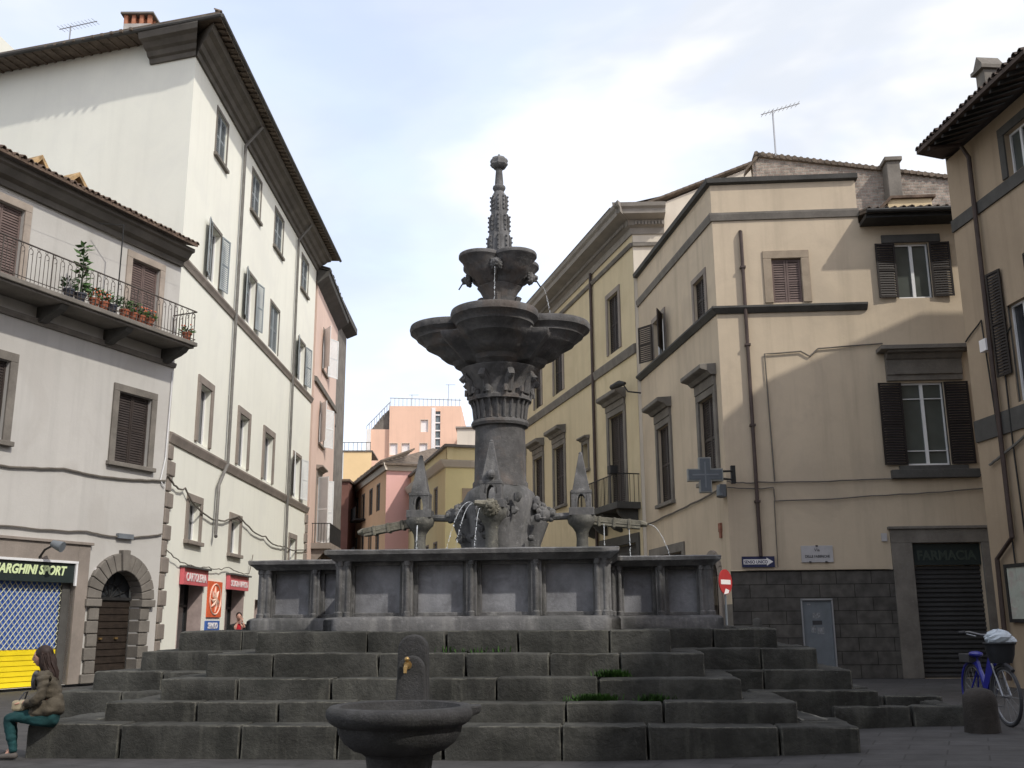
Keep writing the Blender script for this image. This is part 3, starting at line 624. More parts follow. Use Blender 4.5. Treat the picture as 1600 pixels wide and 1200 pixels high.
m.tube([GF.at(-16, bz+0.22, o_), GF.at(-0.70, bz+0.22, o_)], 0.012, 5); m.tube([GF.at(-0.70, bz+0.22, o_), GF.at(-0.70, bz+0.22, 0.05)], 0.012, 5)
s_ = -9.5; i = 0
while s_ < -0.72:
    m.tube([GF.at(s_, bz+0.13, o_), GF.at(s_, zt if i % 12 == 0 else zt-0.17, o_)], 0.017 if i % 12 == 0 else 0.009, 5)
    if i % 2 == 0:
        m.tube([GF.at(s_+0.065+0.065*math.cos(R(t)), zt-0.17+0.075*math.sin(R(t)), o_) for t in range(180, -91, -30)], 0.009, 5)
        m.tube([GF.at(s_+0.04+0.04*math.cos(R(t)), zt-0.05+0.04*math.sin(R(t)), o_) for t in range(0, 361, 60)], 0.008, 5)
    s_ += 0.13; i += 1
for i in range(8):
    o2 = 0.05+i*0.125; m.tube([GF.at(-0.70, bz+0.13, o2), GF.at(-0.70, zt-0.1, o2)], 0.009, 5)
    if i % 2 == 0: m.tube([GF.at(-0.70, zt-0.1+0.06*math.sin(R(t)), o2+0.06+0.06*math.cos(R(t))) for t in range(180, -91, -45)], 0.009, 5)
for i in range(30): m.tube([GF.at(-16+i*0.21, bz+0.13, o_), GF.at(-16+i*0.21, zt, o_)], 0.01, 4)
obj('railing', m, M_ironr, bl)
m = MB(); m.tube([GF.at(-3.95, bz+0.13, 0.9), GF.at(-3.95, 12.95, 0.9)], 0.02, 6); m.tube([GF.at(-3.95, 12.93, 0.9), GF.at(-4.4, 12.9, 0.4)], 0.015, 5); obj('awning_pole', m, M_iron, bl)
m = MB(); m.tube([GF.at(-16, 12.35, 0.5), GF.at(-0.2, 12.75, 0.5)], 0.006, 4); tag(obj('clothes_line', m, M_cable, origin=GF.at(-5, 12.5, 0.5)), 'thin washing line strung in front of the grey house above its balcony', 'cable')
# potted plants
def leaves(mb, c, n, rad, h, size, droop=0.2, M=None):
    c = Vector(c)
    for i in range(n):
        a = random.uniform(0, 2*math.pi); r_ = rad*math.sqrt(random.random()); q = c+Vector((r_*math.cos(a), r_*math.sin(a), random.uniform(0, h)))
        d = Vector((math.cos(a), math.sin(a), random.uniform(-droop, 0.9))).normalized()*size*random.uniform(.6, 1.2); w_ = d.orthogonal().normalized()*size*0.22
        mb.add([q, q+d*0.5+w_, q+d, q+d*0.5-w_], [(0, 1, 2, 3)])
def potted(s_, o2, kind, label, ps=0.14):
    b_ = GF.at(s_, bz+0.131, o2)
    t_ = thing('potted_plant', label, 'potted plant', b_, 'potted plants along the balcony')
    m = MB(); m.lathe([(ps*0.7, 0), (ps*0.95, 0.2), (ps*1.08, 0.2), (ps*1.08, 0.25), (ps*0.9, 0.25), (ps*0.88, 0.22)], b_, 12); obj('pot', m, M_potd if kind in ('palm', 'bush') else M_pot, t_, smooth=True)
    m = MB(); top = b_+Vector((0, 0, 0.24))
    if kind == 'palm':
        m.tube([top, top+Vector((0.02, 0, 0.8)), top+Vector((-0.02, 0, 1.45))], [0.02, 0.016, 0.008], 5); obj('stem', m, M_leafd, t_)
        m = MB()
        for k in range(9): leaves(m, top+Vector((0, 0, 0.1+k*0.15)), 9, 0.05, 0.08, 0.26, 0.5)
        obj('foliage', m, M_leaf, t_)
    else:
        leaves(m, top, 80, 0.17, 0.3 if kind != 'low' else 0.14, 0.13); obj('foliage', m, M_leaf if kind != 'bush' else M_leafd, t_)
        if kind in ('flower', 'low'):
            m = MB()
            for k in range(16):
                a = random.uniform(0, 6.28); m.ball(top+Vector((0.16*math.cos(a), 0.16*math.sin(a), random.uniform(.05, .25))), 0.025, n=5, m=4)
            obj('flowers', m, M_flower, t_)
potted(-5.25, 0.85, 'palm', 'tallest potted plant on the balcony, a slender palm-like stem rising above the railing', 0.16)
for s_, k_, lb in ((-5.65, 'bush', 'dark bushy pot on the balcony directly left of the tall palm-like plant'), (-4.75, 'flower', 'terracotta pot of orange flowers on the balcony directly right of the tall palm-like plant'),
                   (-4.4, 'flower', 'second terracotta pot of orange flowers, between the palm-like plant and the awning pole'), (-4.1, 'bush', 'dark green bush in a dark pot just left of the awning pole'),
                   (-3.6, 'green', 'pale green leafy plant just right of the awning pole on the balcony'), (-3.25, 'green', 'green leafy plant between the awning pole and the faded balcony door, middle of three'), (-2.95, 'low', 'low red-flowered pot left of the faded balcony door'),
                   (-2.6, 'low', 'low red-flowered pot in front of the hinge side of the faded balcony door'), (-0.95, 'low', 'small pot at the very right end of the long balcony')):
    potted(s_, 0.86, k_, lb)
# cables on the grey house
def cable(label, pts, r=0.018, m_=None, name='cable'):
    m = MB(); m.tube(pts, r, 5); return tag(obj(name, m, m_ or M_cable, origin=pts[0]), label, 'cable', 'cables along the facades')
def fw(F, lst, o=0.04, n=8, amp=0.012, sag=0.03):
    out = []
    for (a, za), (b, zb) in zip(lst[:-1], lst[1:]):
        seg = wave(F.at(a, za, o), F.at(b, zb, o), n, sag, amp); out += seg if not out else seg[1:]
    return out
cable('slack grey cable across the grey house just below its first-floor windows', fw(GF, [(-12, 5.35), (-6.5, 5.55), (-4.5, 5.75), (-2.7, 5.72), (-0.5, 5.9)], 0.05), 0.03)
cable('sagging cable across the grey house just above the shop front and arched doorway', fw(GF, [(-12, 3.95), (-6, 4.05), (-3.5, 4.1), (-2.0, 4.05), (-0.5, 4.25)], 0.05), 0.025)
cable('white conduit running down the right corner of the grey house', fw(GF, [(-0.55, 9.4), (-0.6, 6.6), (-0.75, 5.9), (-0.55, 5.7)], 0.05), 0.02, M_mullion)
cable('twisted cable bundle draped across the white street front above the shops', fw(WF, [(-0.1, 5.95), (1.6, 5.75), (4.4, 5.1), (8, 5.55), (12.4, 5.1), (16.1, 4.95), (21, 5.2)], 0.1, 8, 0.03, 0.15), 0.03)
cable('short loose cable over the red shop signs of the white building', fw(WF, [(0.2, 3.75), (2, 3.42), (4.6, 3.42), (7.0, 3.55), (9.9, 3.42), (10.4, 4.2)], 0.12, 8, 0.03, 0.05), 0.018)
m = MB(); GF.box(m, -2.35, -1.75, 4.0, 4.14, 0.02, 0.12); tag(obj('junction_box', m, M_greyp, origin=GF.at(-2, 4, 0.02)), 'small grey junction box on the cable above the arched doorway', 'junction box')
m = MB(); GF.box(m, -3.05, -2.93, 2.95, 3.12, 0.0, 0.05); tag(obj('number_plate', m, M_lwhite, origin=GF.at(-3, 3, 0)), 'tiny white plate on the wall left of the arched doorway', 'plate')
# rooftop aerials
def aerial(loc, h, rods, label, dirv, rise=0.0):
    t_ = thing('tv_antenna', label, 'antenna', loc); l_ = Vector(loc); m = MB(); m.tube([l_, l_+Vector((0, 0, h))], 0.03, 6); obj('mast', m, M_alu, t_)
    m = MB(); d = Vector(dirv).normalized(); top = l_+Vector((0, 0, h-0.05)); L = rods*0.16; n = d.cross(Vector((0, 0, 1))).normalized()
    a = top-d*L*0.3-Vector((0, 0, rise*L*.3)); b = top+d*L*0.7+Vector((0, 0, rise*L*.7)); m.tube([a, b], 0.018, 5)
    for i in range(rods):
        q = a.lerp(b, (i+.5)/rods); m.tube([q-n*0.22, q+n*0.22], 0.009, 4)
    obj('boom', m, M_alu, t_); return t_
q = WS.at(7.6, 21.6, -2.5)
t_ = aerial(q, 2.6, 11, 'tv antenna on the left part of the white building roof, left of its brick chimney', (0.95, -0.3, 0))
m = MB()
for i in range(4): m.tube([q+Vector((-.35+.05*i, .1, .9+.35*i)), q+Vector((.35-.05*i, -.1, .9+.35*i))], 0.01, 4)
obj('reflector', m, M_alu, t_)
# white parapet sliver behind
m = MB(); m.prism([(-31, 45, 0), (-24.3, 45, 0), (-24.3, 45, 29.1), (-26.5, 45, 31.2), (-31, 45, 34)], (0, 6, 0))
wn_b = thing('white_gable_house', 'sliver of a white gable behind the tall white building at the top left', 'building', (-27, 45, 0)); obj('wall', m, M_white, wn_b)

# ---------------------------------------------------------------- pink house beyond the white building
PF = Fc((-10.45, 51.8), -2.5)
pb = thing('pink_house', 'narrow pale pink house just beyond the tall white building', 'building', PF.at(0, 0))
pw = [(2.6, 4.4, 15.3, 17.6), (2.3, 3.9, 11.1, 13.3), (2.2, 3.6, 5.7, 9.2)]
m = MB(); PF.wall(m, 0, 8.6, 0, 19.6, pw, 0.3); e = PF.at(0, 0); f_ = PF.at(8.6, 0); body_shell(m, [(f_.x, f_.y), (f_.x-9, f_.y+1), (e.x-9, e.y+1), (e.x, e.y)], 0, 19.6); obj('wall', m, M_pink, pb)
for a, b, c, d in pw[:2]: window(pb, PF, a, b, c, d, 0.1, 0.03, M_stonel, 'open', M_wshut, ang=150, cas='plain')
window(pb, PF, *pw[2], 0.3, 0.05, M_stonel, 'open', M_wshut, ang=120, hood=(0.35, 0.2, 0.1), sill=False, name='balcony_door')
m = MB(); PF.extr(m, 0, 8.6, [(0, 14.0), (0.12, 14.0), (0.15, 14.25), (0, 14.3)]); obj('string_course', m, M_stone, pb)
m = MB(); PF.extr(m, -0.3, 8.8, [(0, 19.3), (0.25, 19.5), (0.6, 19.75), (0.65, 20.0), (0, 20.1)]); m.prism([PF.at(-.3, 20.0, 0.7), PF.at(8.8, 20.0, 0.7), PF.at(8.8, 22, -5), PF.at(-.3, 22, -5)], (0, 0, .1)); tile_row(m, PF, -0.3, 8.8, 20.1, 0.7, 2, 0.3); obj('roof', m, M_stoned, pb)
m = MB(); PF.box(m, 1.0, 5.6, 5.3, 5.6, 0, 1.0); PF.extr(m, 1.2, 1.5, [(0, 4.4), (0.8, 5.3), (0, 5.3)]); PF.extr(m, 4.9, 5.2, [(0, 4.4), (0.8, 5.3), (0, 5.3)]); q = obj('balcony', m, M_stonel, pb)
m = MB()
for i in range(30): m.tube([PF.at(1.05+i*.155, 5.6, .95), PF.at(1.05+i*.155, 6.6, .95)], .014, 4)
for i in range(7): m.tube([PF.at(1.05, 5.6, .05+i*.15), PF.at(1.05, 6.6, .05+i*.15)], .014, 4)
m.tube([PF.at(1.05, 6.6, 0), PF.at(1.05, 6.6, .95), PF.at(5.6, 6.6, .95)], .025, 5); obj('railing', m, M_iron, q)
# darker house end beyond it
DF = Fc((-11.5, 62.2), -1)
db = thing('dark_brown_house', 'shaded dark brown house end with thin chimney pipes beyond the pink house', 'building', DF.at(0, 0))
m = MB(); DF.wall(m, 0, 6, 0, 21.3, [(1.0, 1.9, 14, 16), (1.0, 1.9, 9, 11)], 0.2); e = DF.at(0, 0); f_ = DF.at(6, 0); body_shell(m, [(f_.x, f_.y), (f_.x-9, f_.y), (e.x-9, e.y), (e.x, e.y)], 0, 21.3); obj('wall', m, M_stone, db)
for c in (14, 9): window(db, DF, 1.0, 1.9, c, c+2, 0.1, 0.02, M_stoned, 'closed', M_wood, dep=0.15)
m = MB(); DF.extr(m, -0.4, 6.3, [(0, 21.0), (0.7, 21.3), (0.7, 21.6), (0, 21.7)]); m.prism([DF.at(-.4, 21.6, .7), DF.at(6.3, 21.6, .7), DF.at(6.3, 23, -5), DF.at(-.4, 23, -5)], (0, 0, .1)); obj('roof', m, M_stoned, db)

# ---------------------------------------------------------------- far street: orange/rose house, mustard house, tower block
def simple_building(name, label, corner, angL, lenL, angR, lenR, z1, mL, mR, zb=0):
    b_ = thing(name, label, 'building', (corner[0], corner[1], zb))
    FL = Fc(corner, angL, flip=True); FR = Fc(corner, angR)
    if FL.n.dot(Vector((-corner[0], -corner[1], 0))) < 0: FL.n = -FL.n
    if FR.n.dot(Vector((-corner[0], -corner[1], 0))) < 0: FR.n = -FR.n
    return b_, FL, FR
ob, OL, ORr = simple_building('orange_house', 'orange house with a rose-pink end wall and tiled roof, far down the street', (-9.45, 75), -18, 21, 72, 12, 15, M_orange, M_rose)
ZE = 13.1
wins = [(a, a+1.2, z0, z0+h) for a in (2.5, 5.7, 9.3, 12.6, 16.0, 19.0) for z0, h in ((9.9, 2.0), (6.5, 2.0), (3.1, 2.2))]
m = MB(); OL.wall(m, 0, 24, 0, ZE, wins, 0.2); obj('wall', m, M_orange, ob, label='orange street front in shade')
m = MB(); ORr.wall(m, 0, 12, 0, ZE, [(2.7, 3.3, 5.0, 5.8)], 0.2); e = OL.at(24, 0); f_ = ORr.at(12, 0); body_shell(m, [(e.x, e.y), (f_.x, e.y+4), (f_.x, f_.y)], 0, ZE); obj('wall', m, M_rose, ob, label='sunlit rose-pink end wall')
for w_ in wins: window(ob, OL, *w_, 0.1, 0.03, M_stone, 'closed' if random.random() < .6 else 'none', M_wood, dep=0.15, sill=False, slat=0.13)
window(ob, ORr, 2.7, 3.3, 5.0, 5.8, 0.06, 0.02, M_stone, 'none', dep=0.15, sill=False)
m = MB(); OL.extr(m, -0.35, 24, [(0, ZE-0.5), (0.15, ZE-.5), (.3, ZE-.2), (.35, ZE-.002), (0, ZE-.002)], 1, 0); ORr.extr(m, -0.0, 12, [(0, ZE-0.5), (0.15, ZE-.5), (.3, ZE-.2), (.35, ZE-.002), (0, ZE-.002)], 1, 0); obj('cornice', m, M_cream, ob)
a = OL.at(-.7, ZE, .7)+ORr.n*0; a = Vector((-9.45, 75, ZE))+(OL.n+ORr.n)*0.6; b = OL.at(24, ZE, .6); c = ORr.at(12, ZE, .6); d = OL.at(24, ZE, -10); r_ = OL.at(6, ZE+2.4, -5); r2 = OL.at(20, ZE+2.4, -5); r3 = ORr.at(10, ZE+1.9, -8)
m = MB(); m.add([a, b, r2, r_, c, d, r3], [(0, 1, 2, 3), (0, 3, 6, 4), (3, 2, 5, 6), (4, 6, 5)]); m.add([v-Vector((0, 0, .15)) for v in (a, b, d, c)], [(0, 1, 2, 3)]); m.add([a, b, b-Vector((0, 0, .15)), a-Vector((0, 0, .15))], [(0, 1, 2, 3)]); m.add([a, c, c-Vector((0, 0, .15)), a-Vector((0, 0, .15))], [(0, 1, 2, 3)])
tile_row(m, OL, -0.6, 24, ZE+.02, .62, 2.6, 0.40, pitch=.5, r=.13); obj('roof', m, M_tiled, ob)
for a_, z_ in ((8.6, 6.4), (8.8, 2.9), (8.6, 9.7)):
    m = MB(); OL.box(m, a_, a_+2.4, z_, z_+.15, .02, .9)
    for i in range(13): m.tube([OL.at(a_+.05+i*.19, z_+.15, .85), OL.at(a_+.05+i*.19, z_+1.1, .85)], .02, 4)
    m.tube([OL.at(a_, z_+1.1, .85), OL.at(a_+2.4, z_+1.1, .85)], .03, 4); obj('balcony', m, M_iron, ob)

mb_, ML, MR = simple_building('mustard_house', 'mustard yellow house with flat parapet behind the fountain column', (-4.15, 62), -15, 22, 75, 8, 14, M_mustard, M_mustard)
ZE = 11.3
wins = [(a, a+1.1, z0, z0+h) for a in (2.6, 5.6, 9.0, 12.5) for z0, h in ((8.0, 1.9), (4.2, 2.2))]
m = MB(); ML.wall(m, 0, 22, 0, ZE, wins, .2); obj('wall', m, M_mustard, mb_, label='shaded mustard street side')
wr = [(1.35, 2.4, 7.2, 9.3), (1.35, 2.4, 3.2, 5.5)]
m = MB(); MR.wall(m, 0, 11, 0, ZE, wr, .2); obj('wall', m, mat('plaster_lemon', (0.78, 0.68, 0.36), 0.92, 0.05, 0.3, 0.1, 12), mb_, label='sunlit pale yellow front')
for w_ in wins: window(mb_, ML, *w_, 0.12, 0.03, M_stonel, 'closed', M_wood, dep=.15, sill=False, slat=.13)
for w_ in wr: window(mb_, MR, *w_, 0.3, 0.06, M_brn, 'closed', M_wshut, dep=.15, sill=True, slat=.13)
pr = [(0, ZE-.45), (.15, ZE-.4), (.35, ZE-.1), (.4, ZE), (0, ZE+.05)]
m = MB(); ML.extr(m, 0, 22, pr, 1, 0); MR.extr(m, 0, 11, pr, 1, 0); obj('cornice', m, M_cream, mb_)
m = MB(); q = Vector((-4.15, 62, 0)); ML.box(m, 0.0, 22, ZE+.05, ZE+.85, -.5, -.1); MR.box(m, .1, 11, ZE+.05, ZE+.85, -.5, -.1); obj('parapet', m, M_mustard, mb_)
m = MB(); ML.box(m, -.2, 22, ZE+.86, ZE+1.02, -.6, .1); MR.box(m, -.1, 11, ZE+.855, ZE+1.01, -.6, .12); obj('coping', m, M_stone, mb_)

tb = thing('salmon_tower', 'tall salmon-pink block with white windows and glazed stair strip behind the far roofs', 'building', (-13, 112, 0))
TF = Fc((-13.9, 112), 88, zo=-2.8)
ZT = 28.2
tw = [(3.55, 4.35, 25.2, 26.6), (0.1, 0.95, 22.6, 23.9), (1.45, 2.3, 22.6, 23.9), (3.45, 4.3, 22.6, 23.9)]
def tz(x, y, Y=112):
    u = (x-800)/1575; v = (600-y)/1575; cp, sp = math.cos(R(13.2)), math.sin(R(13.2)); return u/(cp-v*sp)*Y, 1.6+Y*(sp+v*cp)/(cp-v*sp)
m = MB(); TF.wall(m, 0, 8.1, 0, ZT, [(a, b, c, d) for a, b, c, d in tw]+[(5.2, 5.75, 21.5, 27.6)], .25)
l0 = TF.at(-1.9, 0, 0.0); e = TF.at(0, 0); body_shell(m, [(TF.at(8.1, 0).x, TF.at(8.1, 0).y), (TF.at(8.1, 0).x, 125), (e.x, 125), (e.x, e.y)], 0, ZT-2.8)
obj('wall', m, M_salmon, tb)
for w_ in tw: window(tb, TF, *w_, 0.05, 0.02, M_cream, 'none', pane=M_lwhite, dep=.2, sill=False)
m = MB(); m.add([TF.at(5.2, 21.5, -.2), TF.at(5.75, 21.5, -.2), TF.at(5.75, 27.6, -.2), TF.at(5.2, 27.6, -.2)], [(0, 1, 2, 3)]); q = obj('stair_window', m, M_far, tb)
m = MB(); TF.box(m, 4.75, 5.19, 21, 28, .01, .06)
for i in range(7): TF.box(m, 5.2, 5.75, 21.7+i*.9, 21.85+i*.9, -.15, -.05)
obj('stair_frame', m, M_lwhite, q)
m = MB(); TF.box(m, -2.6, -.02, 0, 25.6, -6, -.5); obj('wing', m, M_salmon, tb, label='lower left wing')
m = MB(); TF.box(m, -2.6, -2.1, 0, 25.6, -.49, -.3); obj('wing', m, mat('plaster_tower_white', (.8, .78, .76), .9, .05, .5), tb, label='white strip on the edge of the stepped wing')
m = MB(); m.prism([TF.at(-2.62, 24.9, -.7), TF.at(-.05, 24.9, -.7), TF.at(-.05, 28.0, -.7), TF.at(-.9, 27.2, -.7)], -TF.n*2); obj('stair_roof', m, M_stone, tb)
m = MB()
m.tube([TF.at(0, ZT+.95, -.1), TF.at(8.1, ZT+.7, -.1)], .04, 5)
for i in range(18): m.tube([TF.at(.1+i*.46, ZT, -.1), TF.at(.1+i*.46, ZT+.9, -.1)], .025, 4)
for i in range(10): m.tube([TF.at(-2.6+i*.28, 24.9+i*.3, -.6), TF.at(-2.6+i*.28, 26.0+i*.3, -.6)], .03, 4)
m.tube([TF.at(-2.6, 26, -.6), TF.at(0, 28.8, -.6)], .04, 4); obj('railing', m, M_alu, tb)
sbx = thing('sand_block', 'sand-coloured block with one tiny window left of the tall salmon block', 'building', (-17.5, 105, 0))
SF = Fc((-17.6, 104), 88, zo=-1.45)
m = MB(); SF.wall(m, 0, 2.9, 0, 20.3, [(1.5, 1.8, 16.3, 17.0)], .2); obj('wall', m, M_sand, sbx)
window(sbx, SF, 1.5, 1.8, 16.3, 17.0, .03, .02, M_stone, 'none', dep=.15, sill=False)
m = MB(); SF.box(m, -.3, -.01, 0, 20.3, -6, .01); obj('side_wall', m, M_wshut, sbx)
m = MB(); SF.box(m, -1.6, 3.0, 20.31, 20.45, -6, 0.1)
for i in range(8): m.tube([SF.at(-.4+i*.45, 20.4, -.05), SF.at(-.4+i*.45, 21.3, -.05)], .03, 4)
m.tube([SF.at(-.4, 21.3, -.05), SF.at(2.8, 21.3, -.05)], .04, 4); obj('terrace', m, M_stone, sbx)
aerial(TF.at(2.3, ZT, -3), 2.0, 7, 'thin tv antenna on the roof of the tall salmon block, left one', (1, 0, 0))
aerial(TF.at(6.6, ZT, -2), 3.0, 7, 'thin tv antenna on the roof of the tall salmon block, right one', (1, 0, 0))
rb = thing('dark_red_house', 'sliver of a dark red house wall at the far left end of the street', 'building', (-16, 88, 0))
m = MB(); m.box(-16.6, -13.7, 84, 92, 0, 13.0); obj('wall', m, mat('plaster_darkred', (.20, .10, .08), .9, .1, 1), rb)
m = MB(); m.box(-16.8, -13.6, 83.8, 92.2, 13.01, 13.2); obj('roof', m, M_tile, rb)
cb_ = thing('cream_roof_block', 'low cream rooftop block right of the tall salmon block', 'building', (-4, 108, 0))
m = MB(); m.box(-5.9, 2, 106, 114, 0, 21.6); obj('wall', m, M_cream, cb_); m = MB(); m.box(-6.05, 2.1, 105.8, 114.2, 21.61, 21.8); obj('coping', m, M_stonel, cb_)

# ---------------------------------------------------------------- yellow building (right of the street)
YF = Fc((4.77, 37.3), -14.5, flip=True)
yb = thing('yellow_palazzo', 'long yellow palazzo with heavy grey cornice and stone window hoods, right side of the street', 'building', (4.77, 37.3, 0))
yt = [(1.75, 3.0, 12.2, 14.6), (9.4, 10.8, 12.2, 14.3), (13.1, 14.3, 12.2, 14.3), (16.6, 17.8, 12.2, 14.3)]
ym = [(1.55, 3.25, 5.95, 9.6), (9.4, 11.0, 6.8, 9.6), (13.0, 14.5, 6.8, 9.6), (16.4, 17.8, 6.8, 9.6), (19.6, 21, 6.8, 9.6)]
ys2 = [(5.95, 6.65, 7.95, 9.05)]
yg = [(0.6, 4.4, 0, 4.4), (7.5, 10.8, 0, 3.6), (13, 15.5, 0, 3.6)]
m = MB(); YF.wall(m, 0, 24, 0, 17.2, yt+ym+ys2+yg, .32); obj('wall', m, M_yel, yb, label='ochre yellow street front')
# gable end wall rising above the lower house
r0_ = Vector((4.77, 37.3, 0)); ge = Fc((4.77, 37.3), 92)
m = MB(); m.prism([ge.at(.01, 0, 0), ge.at(11.5, 0, 0), ge.at(11.5, 17.6, 0), ge.at(5.5, 19.4, 0), ge.at(.01, 17.15, 0)], -ge.n*.4); obj('wall', m, M_cream, yb, label='sunlit cream gable end')
m = MB(); m.prism([ge.at(11.6, 17.6, .12), ge.at(5.5, 19.4, .12), ge.at(-.2, 17.2, .12), ge.at(-.2, 17.35, .12), ge.at(5.5, 19.56, .12), ge.at(11.6, 17.75, .12)], -ge.n*3)
for i in range(24):
    q = ge.at(-.1+i*.24, 17.33+(2.21/5.7)*(i*.24), .16); m.tube([q, q+Vector((.25, 0, .09))], .07, 6)
a = YF.at(-.1, 17.35, .95); b = YF.at(24, 17.35, .95); c = YF.at(24, 19.5, -5.6); d = YF.at(-.1, 19.5, -5.6); m.add([a, b, c, d], [(0, 1, 2, 3)]); obj('roof', m, M_tiled, yb)
m = MB(); prof = [(0, 16.35), (.06, 16.35), (.1, 16.6), (.25, 16.66), (.28, 16.85), (.5, 16.9), (.75, 16.95), (.78, 17.12), (.88, 17.2), (.92, 17.34), (0, 17.34)]
YF.extr(m, 0, 24, prof, 1, 0)
pr2 = [(o, z) for o, z in prof]; ge.extr(m, 0.0, 1.25, pr2, .9, 0)
for i in range(9): ge.box(m, .1+i*.13, .17+i*.13, 16.66, 16.8, .1, .34)
for i in range(150): YF.box(m, .1+i*.16, .18+i*.16, 16.66, 16.8, .1, .36)
obj('cornice', m, M_stonel if False else mat('cornice_grey', (0.27, 0.25, 0.225), .9, .12, 1.2, .3, 20), yb)
for z0, z1, mm in ((15.85, 16.0, M_stone), (11.55, 11.9, M_stone)):
    m = MB(); YF.extr(m, 0, 24, [(0, z0), (.07, z0), (.12, z1-.05), (.12, z1), (0, z1+.03)]); obj('string_course', m, mm, yb)
m = MB(); ge.box(m, 0.0, 1.2, 15.85, 16.0, 0.003, .1); obj('string_course', m, M_stone, yb)
for w_ in yt: window(yb, YF, *w_, .22, .05, M_stonel, 'closed', M_wood, dep=.2, sill=False)
for i, w_ in enumerate(ym):
    ww = window(yb, YF, *w_, .24, .06, M_stone, 'closed', M_wood, dep=.22, sill=(i > 0), hood=(.45, .35, .25), name='balcony_door' if i == 0 else 'window')
window(yb, YF, *ys2[0], .15, .05, M_stone, 'none', dep=.2, hood=(.25, .15, .02))
for a, b, c, d in yg:
    m = MB(); YF.box(m, a, b, 0, d, -.32, -.28)
    for i in range(int(d/.14)): YF.box(m, a+.05, b-.05, i*.14, i*.14+.11, -.28, -.25)
    dd = obj('shop_shutter', m, M_shutm, yb)
    m = MB(); YF.box(m, a-.3, a-.001, 0, d, -.1, .07); YF.box(m, b+.001, b+.3, 0, d, -.1, .07); YF.box(m, a-.3, b+.3, d+.001, d+.35, -.1, .07); obj('shop_surround', m, M_stoned, dd, bevel=.01)
m = MB(); YF.box(m, .1, 5.9, 5.6, 5.85, 0, .95)
for c_ in (.5, 2.2, 3.9, 5.4): YF.extr(m, c_-.12, c_+.12, [(0, 4.9), (.3, 5.0), (.75, 5.45), (.8, 5.6), (0, 5.6)])
q = obj('balcony', m, M_stoned, yb, bevel=.015)
m = MB()
for i in range(37): m.tube([YF.at(.15+i*.157, 5.85, .9), YF.at(.15+i*.157, 6.9, .9)], .011 if i % 9 else .022, 4)
for i in range(6): m.tube([YF.at(.15, 5.85, .05+i*.17), YF.at(.15, 6.9, .05+i*.17)], .011, 4); m.tube([YF.at(5.8, 5.85, .05+i*.17), YF.at(5.8, 6.9, .05+i*.17)], .011, 4)
m.tube([YF.at(.15, 6.9, 0), YF.at(.15, 6.9, .9), YF.at(5.8, 6.9, .9), YF.at(5.8, 6.9, 0)], .025, 5); obj('railing', m, M_iron, q)
m = MB(); m.tube([YF.at(4.85, 16.4, .1), YF.at(4.85, 0, .1)], .07, 8); obj('downpipe', m, M_pipe, yb, smooth=True)
sp = thing('street_lamp', 'dark wall-mounted lamp above the hood of the yellow building\'s balcony door', 'lamp', YF.at(.4, 10.2, .1))
m = MB(); m.tube([YF.at(-.3, 9.9, .0), YF.at(.0, 10.0, .4), YF.at(.25, 10.35, .5)], .03, 6); obj('arm', m, M_iron, sp)
m = MB(); m.tube([YF.at(.15, 10.35, .45), YF.at(.5, 10.4, .55), YF.at(1.2, 10.42, .6)], [.06, .14, .1], 8); obj('lamp_head', m, M_iron, sp, smooth=True)
sp = thing('street_lamp', 'small floodlight on the right end of the yellow building\'s balcony railing', 'lamp', YF.at(.1, 6.85, .9))
m = MB(); m.tube([YF.at(.1, 6.7, .92), YF.at(0, 6.95, 1.0)], .02, 6); obj('arm', m, M_iron, sp); m = MB(); YF.box(m, -.15, .2, 6.85, 7.15, .95, 1.25); obj('lamp_head', m, M_iron, sp)

# ---------------------------------------------------------------- tan building with the pharmacy (right)
FL_ = Fc((6.11, 28.7), -8, flip=True); FF = Fc((6.11, 28.7), 94)
fb = thing('tan_corner_building', 'tan plastered corner building with flat parapet, dark stone base and pharmacy shop', 'building', (6.11, 28.7, 0))
H1 = 14.55
lw = [(0.95, 2.0, 10.72, 12.0), (5.35, 6.7, 10.72, 12.1)]
lm = [(.62, 2.0, 5.65, 8.15), (5.2, 6.65, 5.5, 8.15)]
lg = [(1.0, 2.0, 0, 3.35), (4.4, 8.0, 0, 3.75)]
FLfar = 8.75
m = MB(); FL_.wall(m, 0, FLfar, 2.0, H1, lw+lm+[(1.0, 2.0, 2.0, 3.35), (4.4, 8.0, 2.0, 3.75)], .3); obj('wall', m, M_tan, fb, label='shaded side along the street')
fw_ = [(1.68, 2.55, 10.72, 12.1), (5.3, 6.3, 10.75, 12.45), (5.1, 6.3, 5.8, 8.2)]
fd = (4.98, 6.85, 0, 3.62)
m = MB(); FF.wall(m, 0, 4.34, 2.92, H1, [fw_[0]], .3); FF.wall(m, 4.34, 9.6, 0, 13.15, fw_[1:]+[fd], .3)
e = FL_.at(FLfar, 0); body_shell(m, [(e.x, e.y), (FF.at(9.6, 0).x+1, e.y+1), (FF.at(9.6, 0).x, FF.at(9.6, 0).y)], 0, 13.1)
q = FF.at(4.34, 0); m.add([FF.at(4.34, 13.1), FF.at(4.34, H1), FF.at(4.34, H1, -6), FF.at(4.34, 13.1, -6)], [(0, 1, 2, 3)]); m.add([FF.at(0, H1-.3), FF.at(4.34, H1-.3), FF.at(4.34, H1-.3, -7.5), FL_.at(FLfar, H1-.3)], [(0, 1, 2, 3)])
obj('wall', m, M_tan, fb, label='sunlit square front')
M_base = blockmat('base_blocks', (0.115, 0.108, 0.098), (0.085, 0.08, 0.075), (0.035, 0.033, 0.03), 0.95, 0.36, .5, 4)
